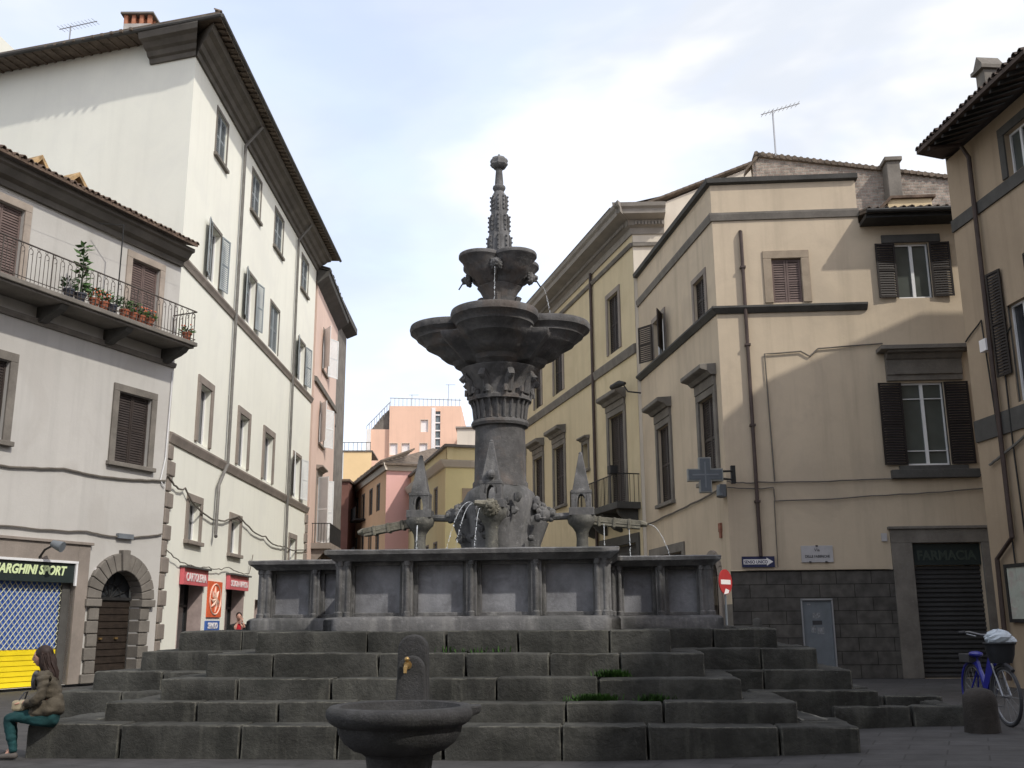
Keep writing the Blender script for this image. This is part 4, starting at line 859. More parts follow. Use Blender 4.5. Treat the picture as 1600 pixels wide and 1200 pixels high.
m = MB(); FF.wall(m, -.03, 4.42, 0, 2.9, [(1.85, 2.68, .25, 2.1)], .1); 
m.add([FF.at(-.03, 2.9, 0), FF.at(4.42, 2.9, 0), FF.at(4.42, 2.9, .05), FF.at(-.03, 2.9, .05)], [(0, 1, 2, 3)])
for v in m.v: v += FF.n*.05
bs = obj('stone_base', m, M_base, fb)
m = MB(); FL_.wall(m, 0.0, FLfar, 0, 2.0, [(1.0, 2.0, 0, 2.0), (4.4, 8.0, 0, 2.0)], .1); obj('stone_base', m, M_stone, fb, label='low base on the street side')
for w_ in lw: window(fb, FL_, *w_, .18, .04, M_stonel, 'closed' if w_[0] < 2 else 'open', M_wood, dep=.2, sill=False, cas='plain', ang=150)
for w_ in lm: window(fb, FL_, *w_, .22, .07, M_stone, 'closed', M_wood, dep=.22, sill=True, hood=(.5, .3, .30))
window(fb, FF, *fw_[0], .25, .045, mat('frame_tan', (.33, .27, .205), .9, .12, 3, .3), 'closed', M_woodl, dep=.16, sill=False, label='small closed window with broad tan surround')
window(fb, FF, *fw_[1], .0, .02, M_stoned, 'open', M_bshut, dep=.14, sill=False, cas='plain', ang=176, sw=.58, pane=M_glassl, label='upper white-framed window with open black shutters')
window(fb, FF, *fw_[2], .0, .02, M_stoned, 'open', M_bshut, dep=.14, sill=False, cas='bars', ang=176, sw=.66, pane=M_glassl, label='larger white-framed window with open black shutters')
m = MB(); FF.box(m, 4.95, 6.65, 12.47, 12.72, 0, .07); obj('lintel', m, M_stoned, fb, bevel=.012)
m = MB(); FF.box(m, 4.6, 7.0, 5.42, 5.66, 0, .2); FF.box(m, 4.85, 6.75, 5.655, 5.79, 0, .08); obj('sill', m, M_stoned, fb, bevel=.012)
m = MB(); FF.extr(m, 4.72, 6.85, [(0, 8.25), (.1, 8.25), (.1, 8.4), (.14, 8.42), (.14, 8.85), (.2, 8.88), (.3, 9.0), (.45, 9.02), (.5, 9.2), (0, 9.24)]); FF.box(m, 4.5, 7.08, 9.08, 9.2, .0, .56); FF.box(m, 4.95, 6.6, 8.42, 8.5, .14, .17); obj('hood', m, M_stone, fb, bevel=.01)
# string courses and parapet
for a, z0, z1, so_ in ((0, 13.36, 13.6, M_stone), (0, 10.42, 10.62, M_stoned)):
    m = MB(); pr = [(0, z0), (.05, z0), (.09, z1-.06), (.09, z1), (0, z1+.02)]
    if z0 < 11: pr = [(0, z0), (.05, z0), (.18, z1-.06), (.18, z1), (0, z1+.02)]
    FF.extr(m, 0, 4.36, pr, 1, 0); FL_.extr(m, 0, FLfar, pr, .9, 0); obj('string_course', m, so_, fb)
m = MB(); pr = [(-.3, H1), (.0, H1-.02), (.14, H1+.02), (.16, H1+.16), (-.3, H1+.2)]; FF.extr(m, 0, 4.4, pr, 1, 0); FL_.extr(m, 0, FLfar, pr, .9, 0); obj('coping', m, M_stoned, fb)
# low tiled roof on the right part
m = MB(); m.prism([FF.at(4.36, 13.16, .8), FF.at(9.7, 13.16, .8), FF.at(9.7, 14.4, -3.5), FF.at(4.36, 14.4, -3.5)], (0, 0, .07)); tile_row(m, FF, 4.45, 9.6, 13.24, .84, 3.6, .285, pitch=.24); rf = obj('roof', m, M_tiled, fb)
m = MB(); FF.box(m, 4.36, 9.6, 13.02, 13.14, .02, .74); obj('eaves', m, M_iron, rf)
m = MB(); m.tube([FF.at(4.35, 13.18, .88), FF.at(9.65, 13.18, .88)], .07, 8); obj('gutter', m, M_iron, rf, smooth=True)
# dormer
m = MB(); FF.box(m, 5.55, 5.83, 13.4, 14.25, -1.4, -.9); FF.box(m, 6.62, 6.88, 13.4, 14.25, -1.4, -.9); FF.box(m, 5.831, 6.619, 13.98, 14.25, -1.4, -.902); FF.box(m, 5.55, 6.88, 13.4, 14.2, -3.0, -1.41); dm = obj('dormer', m, mat('dormer_plaster', (.62, .50, .32), .9, .06, 1), rf)
m = MB(); m.add([FF.at(5.83, 13.4, -1.1), FF.at(6.62, 13.4, -1.1), FF.at(6.62, 13.98, -1.1), FF.at(5.83, 13.98, -1.1)], [(0, 1, 2, 3)]); obj('pane', m, M_glass, dm)
m = MB(); m.prism([FF.at(5.0, 13.7, -.8), FF.at(5.62, 14.34, -.8), FF.at(6.98, 14.34, -.8), FF.at(6.98, 14.26, -.8), FF.at(5.66, 14.26, -.8), FF.at(5.06, 13.66, -.8)], -FF.n*2.2); obj('dormer_roof', m, M_tile, dm)
# rubble gable wall and chimney behind
BW = Fc((8.0, 33.2), 95)
M_rub = blockmat('rubble_masonry', (0.40, 0.33, 0.28), (0.27, 0.22, 0.19), (0.36, 0.34, 0.30), 0.22, 0.11, .9, 5, .018)
m = MB(); m.prism([BW.at(.8, 12, 0), BW.at(9, 12, 0), BW.at(9, 16.2, 0), BW.at(1.0, 17.7, 0), BW.at(.6, 17.35, 0)], -BW.n*.35)
gbh = thing('rubble_gable_house', 'bare rubble-stone gable wall with tile coping rising behind the tan corner building', 'building', BW.at(1, 12, -.2)); obj('wall', m, M_rub, gbh)
m = MB()
for i in range(38):
    q = BW.at(.75+i*.22, 17.72-(i*.22)*.187, .12); m.tube([q, q-BW.n*.6], .085+random.uniform(-.01, .01), 7)
m.prism([BW.at(.7, 17.62, .1), BW.at(9.1, 16.14, .1), BW.at(9.1, 16.24, .1), BW.at(.8, 17.75, .1)], -BW.n*.55); m.prism([BW.at(.8, 17.7, .1), BW.at(.35, 17.15, .1), BW.at(.35, 17.05, .1), BW.at(.85, 17.6, .1)], -BW.n*.55)
obj('coping', m, M_tiled, gbh)
m = MB(); BW.box(m, 5.05, 5.5, 13, 16.95, .02, .6); BW.box(m, 4.98, 5.57, 16.951, 17.1, -.05, .68); obj('chimney', m, M_stone, gbh, bevel=.02)
aerial(BW.at(1.35, 17.4, .5), 1.75, 9, 'tv antenna with one slanting boom on the rubble gable, right of the yellow building', (1, .1, 0), .35)
# pharmacy shop front
m = MB(); FF.box(m, 4.42, 4.979, 0, 3.62, -.05, .1); FF.box(m, 6.851, 7.2, 0, 3.62, -.05, .1); FF.box(m, 4.42, 7.2, 3.621, 4.0, -.05, .1); FF.box(m, 4.36, 7.25, 4.001, 4.08, -.05, .16); obj('shop_surround', m, M_stone, fb, bevel=.012)
m = MB(); FF.box(m, 4.98, 6.85, 0, 3.0, -.28, -.25)
for i in range(24): m.tube([FF.at(4.98, .06+i*.125, -.235), FF.at(6.85, .06+i*.125, -.235)], .045, 6)
obj('roller_shutter', m, M_shutm, fb)
ps = thing('shop_sign', 'dark unlit FARMACIA fascia sign over the grey roller shutter', 'shop sign', FF.at(5.9, 3, -.1))
m = MB(); FF.box(m, 4.99, 6.84, 3.02, 3.6, -.24, -.06); obj('sign_board', m, M_signk, ps)
text('lettering', 'FARMACIA', FF, 5.915, 3.16, -.05, .36, mat('letter_unlit', (.05, .065, .055), .6, .1, 2), ps, .92, 'CENTER', bold=.012)
# cabinet in the base
cbt = thing('utility_cabinet', 'tall grey metal service door with stickers set in the dark stone base', 'cabinet', FF.at(2.27, .25, .0))
m = MB(); FF.box(m, 1.87, 2.66, .25, 2.08, -.04, .03); obj('door_leaf', m, M_greyp, cbt, bevel=.008)
m = MB(); FF.box(m, 1.83, 1.869, .22, 2.12, -.04, .09); FF.box(m, 2.661, 2.7, .22, 2.12, -.04, .09); FF.box(m, 1.83, 2.7, 2.085, 2.13, -.04, .09); obj('frame', m, M_alu, cbt)
for q in ((2.14, 2.34, 1.60, 1.75), (2.0, 2.1, 1.95, 2.0), (2.08, 2.2, 1.22, 1.40), (2.24, 2.42, 1.18, 1.36)):
    m = MB(); FF.box(m, *q, .031, .034); obj('sticker', m, mat('paper_worn', (.26, .27, .28), .8, .4, 20), cbt)
m = MB(); FF.box(m, 2.12, 2.38, 1.43, 1.54, .031, .037); obj('sticker', m, M_ldark, cbt)
m = MB(); m.tube([FF.at(.82, 12.95, .1), FF.at(.82, 3.3, .1)], .055, 8); m.tube([FF.at(.82, 12.95, .1), FF.at(.82, 13.0, .0)], .055, 8)
for z in (11.8, 9.4, 7, 4.8): FF.box(m, .74, .9, z, z+.06, .0, .17)
obj('downpipe', m, M_pipe, fb, smooth=True)
# signs
sg = thing('one_way_sign', 'navy one-way sign with white arrow reading senso unico on the corner wall', 'road sign', FF.at(.75, 3.1, .02))
m = MB(); FF.box(m, .3, 1.2, 3.0, 3.3, .03, .06); obj('sign_board', m, M_navy, sg)
m = MB(); m.prism([FF.at(a, z, .061) for a, z in ((.34, 3.08), (.98, 3.08), (.98, 3.04), (1.16, 3.15), (.98, 3.26), (.98, 3.22), (.34, 3.22))], FF.n*.006); obj('arrow', m, M_lwhite, sg)
text('lettering', 'SENSO UNICO', FF, .36, 3.105, .068, .12, M_navy, sg, .82, 'LEFT', ext=.003, bold=.003)
sg = thing('street_name_plaque', 'white marble street-name plaque on the tan wall right of the one-way sign', 'plaque', FF.at(2.38, 3.1, .02))
m = MB(); FF.box(m, 1.95, 2.82, 3.12, 3.58, .01, .04); obj('slab', m, M_marble, sg, bevel=.004)
text('lettering', 'Via', FF, 2.385, 3.42, .042, .12, M_ldark, sg, 1, 'CENTER', ext=.003)
text('lettering', 'DELLE FABBRICHE', FF, 2.385, 3.25, .042, .098, M_ldark, sg, .86, 'CENTER', ext=.003, bold=.002)
m = MB()
for a, z in ((2.385, 3.57), (2.18, 3.13), (2.62, 3.13)): FF.box(m, a-.03, a+.03, z-.02, z+.02, .03, .055)
obj('bracket', m, M_ldark, sg)
m = MB(); FF.box(m, 4.18, 4.33, 3.68, 3.9, .01, .05); tag(obj('white_plate', m, M_marble, origin=FF.at(4.25, 3.7, .01)), 'small white square plate left of the pharmacy doorway', 'plate')
m = MB(); FL_.box(m, .55, .75, 4.05, 4.3, .0, .06); FL_.box(m, .58, .72, 3.88, 4.049, .0, .05); tag(obj('wall_shrine', m, mat('shrine_red', (.28, .12, .08), .8, .3, 10), origin=FL_.at(.65, 4, 0)), 'tiny red-brown wall ornament above the arched doorway', 'ornament')
# arched door on the street side, shop lintel
dd = obj('arched_door', (lambda mb: (FL_.box(mb, 1.0, 2.0, 0, 3.35, -.3, -.25), mb)[1])(MB()), M_door, fb)
m = MB(); cx = 1.5
for i in range(9):
    t0 = 20*i+.6; t1 = 20*(i+1)-.6
    m.prism([FL_.at(cx+r_*math.cos(R(t)), 2.82+r_*math.sin(R(t)), -.25) for r_, t in ((.5, t0), (.76, t0), (.76, (t0+t1)/2), (.76, t1), (.5, t1), (.5, (t0+t1)/2))], FL_.n*.32)
for sd in (-1, 1): FL_.box(m, cx+sd*.5, cx+sd*.76, 0, 2.815, -.25, .07)
obj('door_surround', m, M_stonel, dd, bevel=.01)
m = MB(); FL_.box(m, 4.4, 8.0, 0, 3.75, -.3, -.25)
for i in range(26): FL_.box(m, 4.45, 7.95, i*.14, i*.14+.115, -.25, -.22)
dd = obj('shop_shutter', m, M_shutm, fb); m = MB(); FL_.box(m, 4.15, 4.399, 0, 3.75, -.1, .06); FL_.box(m, 8.001, 8.25, 0, 3.75, -.1, .06); FL_.box(m, 4.15, 8.25, 3.751, 4.05, -.1, .06); obj('shop_surround', m, M_stone, dd, bevel=.01)
# pharmacy cross
px = thing('pharmacy_cross', 'grey unlit pharmacy cross on a bracket at the corner of the tan building', 'pharmacy sign', (6.0, 28.4, 5.9))
CX = Fc((5.35, 27.9), 92)
def crossbox(mb, w, a, o0, o1, cs=0.0, cz=5.5):
    pts = [(-w, -a), (-w, a), (-a, a), (-a, w), (a, w), (a, a), (w, a), (w, -a), (a, -a), (a, -w), (-a, -w), (-a, -a)]
    mb.prism([CX.at(cs+x, cz+z, o0) for x, z in pts], CX.n*(o1-o0))
m = MB(); crossbox(m, .49, .17, -.1, .1); obj('cross_body', m, mat('cross_edge', (.25, .26, .25), .5, .1, 3), px)
m = MB(); crossbox(m, .455, .138, .101, .115); obj('cross_face', m, M_cross, px)
m = MB(); crossbox(m, .36, .02, .116, .122); obj('cross_tubes', m, M_greyp, px)
m = MB(); m.tube([CX.at(.45, 5.6, 0), CX.at(.85, 5.65, -.3)], .03, 6); m.tube([CX.at(.45, 5.4, 0), CX.at(.85, 5.4, -.3)], .03, 6); CX.box(m, .78, .9, 5.3, 5.8, -.4, -.25); obj('bracket', m, M_iron, px)
m = MB(); m.tube([FL_.at(.15, 5.25, .12), FL_.at(.1, 5.0, .15)], .13, 8); FL_.box(m, .0, .3, 5.0, 5.35, .02, .2); tag(obj('junction_box', m, M_greyp, origin=FL_.at(.1, 5.1, .1)), 'grey junction box at the corner below the pharmacy cross', 'junction box')
# cables on the tan building
cable('cable running along the street side of the tan building from the corner box', fw(FL_, [(.1, 5.3), (2.8, 5.15), (6, 5.05), (8.7, 4.98)], .06), .028)
cable('upper of the two cables along the tan front between the corner box and the pharmacy', fw(FF, [(0, 5.42), (.9, 5.38), (4, 5.42), (7.1, 5.5)], .07), .022)
cable('lower of the two cables along the tan front, under the black-shuttered window', fw(FF, [(0, 5.25), (1.3, 5.22), (1.32, 4.85), (4, 4.95), (7.1, 5.12)], .07), .02)
cable('conduit looping over the tan front beside the downpipe and on to the window hood', fw(FF, [(1.35, 5.4), (1.3, 9.15), (2.35, 9.2), (2.6, 9.05), (2.85, 9.28), (4.7, 9.38)], .05, 5, .006, 0), .022)
cable('thin cable hanging down the tan front left of the street-name plaque', fw(FF, [(1.3, 4.85), (1.28, 3.0)], .05), .014)

# ---------------------------------------------------------------- brown building at the right edge
RF = Fc((11.61, 24.84), 175, k=.90, zo=.16)
if RF.n.x > 0: RF.n = -RF.n
bb = thing('brown_house', 'shaded brown house with overhanging tiled eaves at the right edge', 'building', (11.61, 24.84, 0))
RL = 5.3
rw = [(2.95, 3.95, 12.9, 14.1), (2.1, 3.2, 7.0, 9.6)]
m = MB(); RF.wall(m, 0, RL, -.2, 14.75, rw, .3); e = RF.at(RL, 0); body_shell(m, [(e.x, e.y), (e.x+8.2, e.y+.7), (e.x+8, e.y+5.5), (11.61, 24.84)], -.1, 13.7); obj('wall', m, M_brn, bb)
window(bb, RF, *rw[0], .25, .05, M_stoned, 'none', dep=.2, sill=False, cas='plain', pane=M_glassl)
window(bb, RF, *rw[1], .0, .02, M_stoned, 'open', M_bshut, dep=.2, sill=False, cas='plain', ang=172, sw=.5, pane=M_glass)
for z0, z1 in ((12.5, 12.85), (6.3, 6.9)):
    m = MB(); RF.extr(m, 0.0, RL, [(0, z0), (.06, z0), (.06, z1), (0, z1)]); obj('string_course', m, M_stoned, bb)
m = MB(); a = RF.at(.78, 14.55, 1.3); b = RF.at(RL+.8, 14.55, 1.3); c = RF.at(RL+.8, 16.0, -4.2); d = RF.at(-.1, 16.0, -4.2)
m.prism([a, b, c, d, RF.at(-.15, 14.89, 0)], (0, 0, .1)); tile_row(m, RF, .85, RL+.7, 14.66, 1.34, 3.5, .25, pitch=.22); m.prism([c, d, RF.at(-.1, 14.6, -9.5), RF.at(RL+.8, 14.6, -9.5)], (0, 0, .1)); rf = obj('roof', m, mat('roof_slate_brown', (.085, .065, .055), .9, .35, 3, .5, 20), bb)
m = MB()
for i in range(4, 16): m.hexa([RF.at(-.4+i*.4, 14.45, 1.2), RF.at(-.3+i*.4, 14.45, 1.2), RF.at(-.3+i*.4, 14.9, 0), RF.at(-.4+i*.4, 14.9, 0), RF.at(-.4+i*.4, 14.54, 1.2), RF.at(-.3+i*.4, 14.54, 1.2), RF.at(-.3+i*.4, 15.0, 0), RF.at(-.4+i*.4, 15.0, 0)])
obj('rafter_row', m, M_iron, rf)
m = MB(); RF.box(m, 3.05, 3.45, 14.9, 15.75, .2, .65); RF.box(m, 2.97, 3.53, 15.75, 15.85, .1, .75); m.prism([RF.at(3.0, 15.85, .7), RF.at(3.25, 16.2, .7), RF.at(3.5, 15.85, .7)], -RF.n*.55); obj('chimney', m, M_stone, rf)
m = MB(); m.tube([RF.at(1.3, 14.5, 1.2), RF.at(1.35, 14.6, .3), RF.at(1.4, 14.2, .12), RF.at(1.3, 3.6, .12), RF.at(.5, 3.1, .12), RF.at(.42, 0, .12)], .06, 8); obj('downpipe', m, M_pipe, bb, smooth=True)
cable('dark conduit down the brown house, left of its downpipe', fw(RF, [(0.05, 9.2), (.95, 9.55), (1.0, 8.6), (1.15, 5.8), (1.2, 2.5)], .05, 5, .01, 0), .02, M_iron)
cable('dark conduit down the brown house, right of its downpipe', fw(RF, [(2.3, 9.0), (1.8, 8.7), (1.75, 5.9), (1.8, 3.3), (2.0, 2.9)], .06, 5, .01, 0), .022, M_iron)
cable('thick pipe bending down the brown house above the framed map board', fw(RF, [(.6, 5.6), (1.2, 5.75), (2.4, 6.1), (2.45, 5.0), (1.85, 3.5), (1.9, 3.0)], .08, 5, .01, 0), .035, M_pipeg)
m = MB(); RF.box(m, 1.0, 1.3, 8.62, 8.95, .02, .22); tag(obj('alarm_box', m, M_lwhite, origin=RF.at(1.1, 8.7, .02)), 'small white alarm box high on the brown house beside the downpipe', 'alarm box')
mp2 = thing('map_board', 'black-framed pale map board on the brown house wall at the right edge', 'notice board', RF.at(1.3, 1.6, .02))
m = MB(); RF.box(m, 0.80, 1.90, 1.55, 2.85, .05, .07); obj('map_sheet', m, mat('map_paper', (.42, .45, .40), .7, .12, 3, blotch=((.38, .30, .28), 4, .6), speck=.4, speckcol=(.2, .26, .2), specs=9), mp2)
m = MB(); RF.box(m, 0.71, 0.799, 1.46, 2.94, .02, .1); RF.box(m, 1.901, 1.99, 1.46, 2.94, .02, .1); RF.box(m, 0.80, 1.90, 2.851, 2.94, .02, .1); RF.box(m, 0.80, 1.90, 1.46, 1.549, .02, .1); obj('frame', m, M_iron, mp2)

# ---------------------------------------------------------------- unseen buildings added to shade the right foreground and cut the sky light
def side_block(name, label, x0, x1, y0, y1, h, mm, facing):
    b_ = thing(name, label, 'building', ((x0+x1)/2, (y0+y1)/2, 0))
    F = Fc((x0, y0), 0, flip=True) if facing == 'W' else Fc((x0, y1), 90)
    if facing != 'W' and F.n.y < 0: F.n = -F.n
    L = (y1-y0) if facing == 'W' else (x1-x0)
    ww = [(a, a+1.2, z, z+2.1) for a in [1.5+3.2*i for i in range(int((L-2)/3.2))] for z in [5+3.9*j for j in range(int((h-5)/3.9))]]
    m = MB(); F.wall(m, 0, L, 0, h, ww, .3); m.box(x0+.4, x1, y0+.01, y1-.4, 0, h-.01) if facing == 'W' else m.box(x0+.01, x1-.01, y0, y1-.4, 0, h-.01); obj('wall', m, mm, b_)
    for w_ in ww: window(b_, F, *w_, .2, .05, M_stone, 'closed', M_wood, dep=.2, slat=.15)
    m = MB(); m.add([(x0-.8, y0-.8, h), (x1+.8, y0-.8, h), (x1+.8, y1+.8, h), (x0-.8, y1+.8, h), ((x0+x1)/2, (y0+y1)/2, h+2.2)], [(0, 1, 2, 3), (0, 1, 4), (1, 2, 4), (2, 3, 4), (3, 0, 4)]); obj('roof', m, M_tile, b_)
side_block('right_shade_building', 'unseen brown building added right of the frame to shade the right foreground', 13.4, 24, -12, 12.2, 15.5, M_brn, 'W')
side_block('rear_sky_blocker', 'unseen yellow building added behind the viewpoint to cut the sky light', -16, 12, -26, -13, 15, M_yel, 'S')
# ---------------------------------------------------------------- the fountain
YAW = R(-5.0)
FC = Vector((-0.23, 18.7, 0))
ft = thing('fountain', 'dark stone fountain with cross-shaped panelled basin, carved column, two lobed bowls and a pinnacle', 'fountain', FC, rz=YAW)
def stepmesh(z0, z1, fx0, fx1, fy, rx0, rx1, ry, seed, back=4.6):
    """one tier: a cross-shaped course of worn blocks round a solid core"""
    random.seed(seed); m = MB(); dep = .55; g_ = .012
    def run(x0, x1, y0, y1, along):
        a0, a1 = (x0, x1) if along == 'x' else (y0, y1); a = a0
        while a < a1-.05:
            L = random.uniform(.85, 1.6); L = L if a+L < a1-.5 else a1-a
            if L > 1.9: L = L/2
            j = random.uniform(-.012, .012); zt = z1+random.uniform(-.010, .012)
            if along == 'x': m.bevbox(a+g_, a+L-g_, y0+j, y1, z0+.006, zt, random.uniform(.014, .026), .005)
            else: m.bevbox(x0+j, x1, a+g_, a+L-g_, z0+.006, zt, random.uniform(.014, .026), .005)
            a += L
    run(fx0, fx1, -fy, -fy+dep, 'x')
    if rx0 is not None:
        run(fx0, fx0+dep, -fy+dep+.01, -ry, 'y'); run(fx1-dep, fx1, -fy+dep+.01, -ry, 'y')
        run(rx0, fx0+.3, -ry, -ry+dep, 'x'); run(fx1-.3, rx1, -ry, -ry+dep, 'x')
        run(rx0, rx0+dep, -ry+dep+.01, back, 'y'); run(rx1-dep, rx1, -ry+dep+.01, back, 'y')
        m.box(rx0+.3, rx1-.3, -ry+.3, back, z0, z1-.03); m.box(fx0+.3, fx1-.3, -fy+.3, -ry+.31, z0, z1-.034)
    else:
        run(fx0, fx0+dep, -fy+dep+.01, -fy+2.6, 'y'); run(fx1-dep, fx1, -fy+dep+.01, -fy+1.2, 'y')
        m.box(fx0+.3, fx1-.3, -fy+.3, -fy+3.0, z0-.05, z1-.03)
    random.seed(seed+50)
    return m
tiers = [(-.12, .39, -5.25, 4.75, 6.15, None, None, 0), (.0, .62, -4.5, 4.15, 5.72, -6.3, 5.6, 3.75), (.3, .885, -3.95, 3.55, 5.35, -5.85, 5.35, 3.4), (.6, 1.18, -3.5, 3.15, 4.98, -5.3, 4.95, 3.05), (.9, 1.46, -2.95, 2.75, 4.62, -4.85, 4.45, 2.7)]
for i, t_ in enumerate(tiers):
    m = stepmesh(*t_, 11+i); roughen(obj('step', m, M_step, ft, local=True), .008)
# basin walls ------------------------------------------------
BZ0, BZ1 = 1.45, 2.60
ax0, ax1, aw = -3.86, 3.60, 1.95
outline = [(-aw, -4.2), (aw, -4.2), (aw, -aw), (ax1, -aw), (ax1, aw), (aw, aw), (aw, 4.2), (-aw, 4.2), (-aw, aw), (ax0, aw), (ax0, -aw), (-aw, -aw)]
npan = [4, 2, 2, 4, 2, 2, 4, 2, 2, 4, 2, 2]
base = MB(); wallm = MB(); panl = []; capm = MB(); coll = []
for k in range(12):
    a = Vector((*outline[k], 0)); b = Vector((*outline[(k+1) % 12], 0)); L = (b-a).length; d = (b-a)/L; nrm = Vector((d.y, -d.x, 0))
    G = Fc((0, 0), 0); G.p = a; G.d = d; G.n = nrm
    prev = Vector((*outline[k-1], 0)); nxt = Vector((*outline[(k+2) % 12], 0))
    # convex corners mitre outwards, concave inwards
    cx0 = 1 if (a-prev).cross(b-a).z > 0 else -1; cx1 = 1 if (b-a).cross(nxt-b).z > 0 else -1
    G.extr(base, 0, L, [(-.3, BZ0), (.13, BZ0), (.13, BZ0+.16), (.10, BZ0+.2), (.04, BZ0+.215), (-.3, BZ0+.215)], cx0, cx1)
    G.extr(capm, 0, L, [(-.3, BZ1-.16), (.03, BZ1-.16), (.07, BZ1-.12), (.1, BZ1-.1), (.14, BZ1-.07), (.15, BZ1-.015), (.13, BZ1), (-.3, BZ1)], cx0, cx1)
    # inner wall sheet (behind panels) and inside face
    G.extr(wallm, 0, L, [(-.3, BZ0+.2), (-.21, BZ0+.2), (-.21, BZ1-.15), (-.3, BZ1-.15)], cx0, cx1)
    n = npan[k]; zb, zt = BZ0+.215, BZ1-.16; ew = .11; pw = .15; span = (L-2*ew)/n
    # ends and posts between panels
    for j in range(n+1):
        s_ = ew+j*span
        w0 = pw/2 if 0 < j < n else ew*.98
        sa, sb = (s_-w0, s_+w0) if 0 < j < n else ((0.001, ew+.03) if j == 0 else (L-ew-.03, L-.001))
        G.box(wallm, sa, sb, zb, zt, -.209, -.02)
        # half-round colonnette
        cpos = [s_] if 0 < j < n else ([.06, .17] if j == 0 else [L-.17, L-.06])
        for cc in cpos: coll.append(MB().tube([G.at(cc, zb, -.015), G.at(cc, zb+.06, -.015), G.at(cc, zb+.07, -.015), G.at(cc, zt-.07, -.015), G.at(cc, zt-.06, -.015), G.at(cc, zt, -.015)], [.050, .050, .034, .034, .048, .048], 10))
    for j in range(n):
        s0 = ew+j*span+pw/2+.0; s1 = ew+(j+1)*span-pw/2
        fr = .055
        for q in ((s0, s0+fr, zb, zt), (s1-fr, s1, zb, zt), (s0+fr, s1-fr, zb, zb+fr), (s0+fr, s1-fr, zt-fr, zt)): G.box(wallm, *q, -.208, -.13)
        panl.append(MB().add([G.at(s0+fr, zb+fr, -.205), G.at(s1-fr, zb+fr, -.205), G.at(s1-fr, zt-fr, -.205), G.at(s0+fr, zt-fr, -.205)], [(0, 1, 2, 3)]))
roughen(obj('basin_plinth', base, M_fount, ft, local=True), .007)
bw = obj('basin_wall', wallm, M_fount, ft, local=True, bevel=.01)
for m in panl: obj('panel', m, M_panel, bw, local=True)
for m in coll: obj('colonnette', m, M_fount, bw, local=True, smooth=True)
roughen(obj('basin_rim', capm, M_fount, ft, local=True), .006)
m = MB(); m.box(-aw+.31, aw-.31, -3.89, 3.89, BZ0, BZ1-.2); m.box(ax0+.31, ax1-.31, -aw+.312, aw-.312, BZ0, BZ1-.204)
wmat = mat('basin_water', (.025, .035, .032), .05, .2, 3, .15, 12, spec=.6); obj('water', m, wmat, ft, local=True)
# central pier and column ------------------------------------
def lob(c_, r_, rot=0.0):
    def f(t):
        best = 0
        for k in range(4):
            dl = t-rot-k*math.pi/2; s2 = r_*r_-(c_*math.sin(dl))**2
            if s2 > 0: best = max(best, c_*math.cos(dl)+math.sqrt(s2))
        return best
    return f
def quatre(mb, prof, n=128, rot=0.0, core=None):
    """prof: (lobe centre offset, lobe radius, z)"""
    k = len(mb.v)
    for c_, r_, z in prof:
        f = lob(c_, r_, rot)
        for j in range(n):
            t = 2*math.pi*j/n; q = f(t); q = max(q, core(t, z) if core else 0); mb.v.append(Vector((q*math.cos(t), q*math.sin(t), z)))
    for i in range(len(prof)-1):
        for j in range(n): a = k+i*n+j; b = k+i*n+(j+1) % n; mb.f.append((a, b, b+n, a+n))
    mb.f.append(tuple(k+j for j in reversed(range(n)))); mb.f.append(tuple(k+(len(prof)-1)*n+j for j in range(n)))
def lumpy(t, r_, z, a=.02):
    return r_*(1+a*noise.noise(Vector((math.cos(t)*2.5, math.sin(t)*2.5, z*2)))*2)
m = MB()
m.lathe([(.62, 2.3), (.62, 2.5), (.6, 2.7), (.56, 2.75), (.56, 3.0), (.6, 3.3), (.63, 3.55), (.64, 3.75), (.6, 3.92), (.52, 3.98), (.50, 4.02)], n=48, fn=lambda t, r_, z: lumpy(t, r_, z, .03)*(1+.08*max(0, math.cos(4*t))**2*(z < 3.9)))
obj('column_base', m, M_fount, ft, local=True, smooth=True)
m = MB(); m.lathe([(.515, 4.0), (.515, 4.08), (.485, 4.12), (.485, 4.3), (.47, 5.1), (.47, 5.2)], n=40, fn=lambda t, r_, z: lumpy(t, r_, z, .008)); obj('column_shaft', m, M_col, ft, local=True, smooth=True)
m = MB()
m.lathe([(.47, 5.12), (.53, 5.14), (.55, 5.19), (.53, 5.24), (.475, 5.26), (.47, 5.3), (.50, 5.52), (.52, 5.6), (.60, 5.62), (.60, 5.68), (.54, 5.72), (.52, 5.8), (.56, 5.95), (.62, 6.08), (.70, 6.16), (.74, 6.24)], n=48)
for lvl, cnt, rr, zz, hh, out in ((0, 24, .50, 5.27, .33, .03), ):
    for i in range(cnt):
        t = 2*math.pi*i/cnt; d = Vector((math.cos(t), math.sin(t), 0)); m.tube([d*(rr-.015)+Vector((0, 0, zz)), d*(rr+.005)+Vector((0, 0, zz+hh*.7)), d*(rr+.05)+Vector((0, 0, zz+hh))], [.028, .032, .022], 5)
for i in range(12):
    t = 2*math.pi*(i+.5)/12; d = Vector((math.cos(t), math.sin(t), 0))
    m.tube([d*.52+Vector((0, 0, 5.62)), d*.57+Vector((0, 0, 5.78)), d*.64+Vector((0, 0, 5.80)), d*.65+Vector((0, 0, 5.72))], [.07, .075, .06, .03], 6)
for i in range(8):
    t = 2*math.pi*(i+.5)/8; d = Vector((math.cos(t), math.sin(t), 0))
    m.tube([d*.54+Vector((0, 0, 5.75)), d*.60+Vector((0, 0, 5.98)), d*.70+Vector((0, 0, 6.10)), d*.75+Vector((0, 0, 6.02)), d*.70+Vector((0, 0, 5.96))], [.085, .09, .075, .06, .03], 7)
    m.ball(d*.73+Vector((0, 0, 6.02)), .06, n=7, m=5)
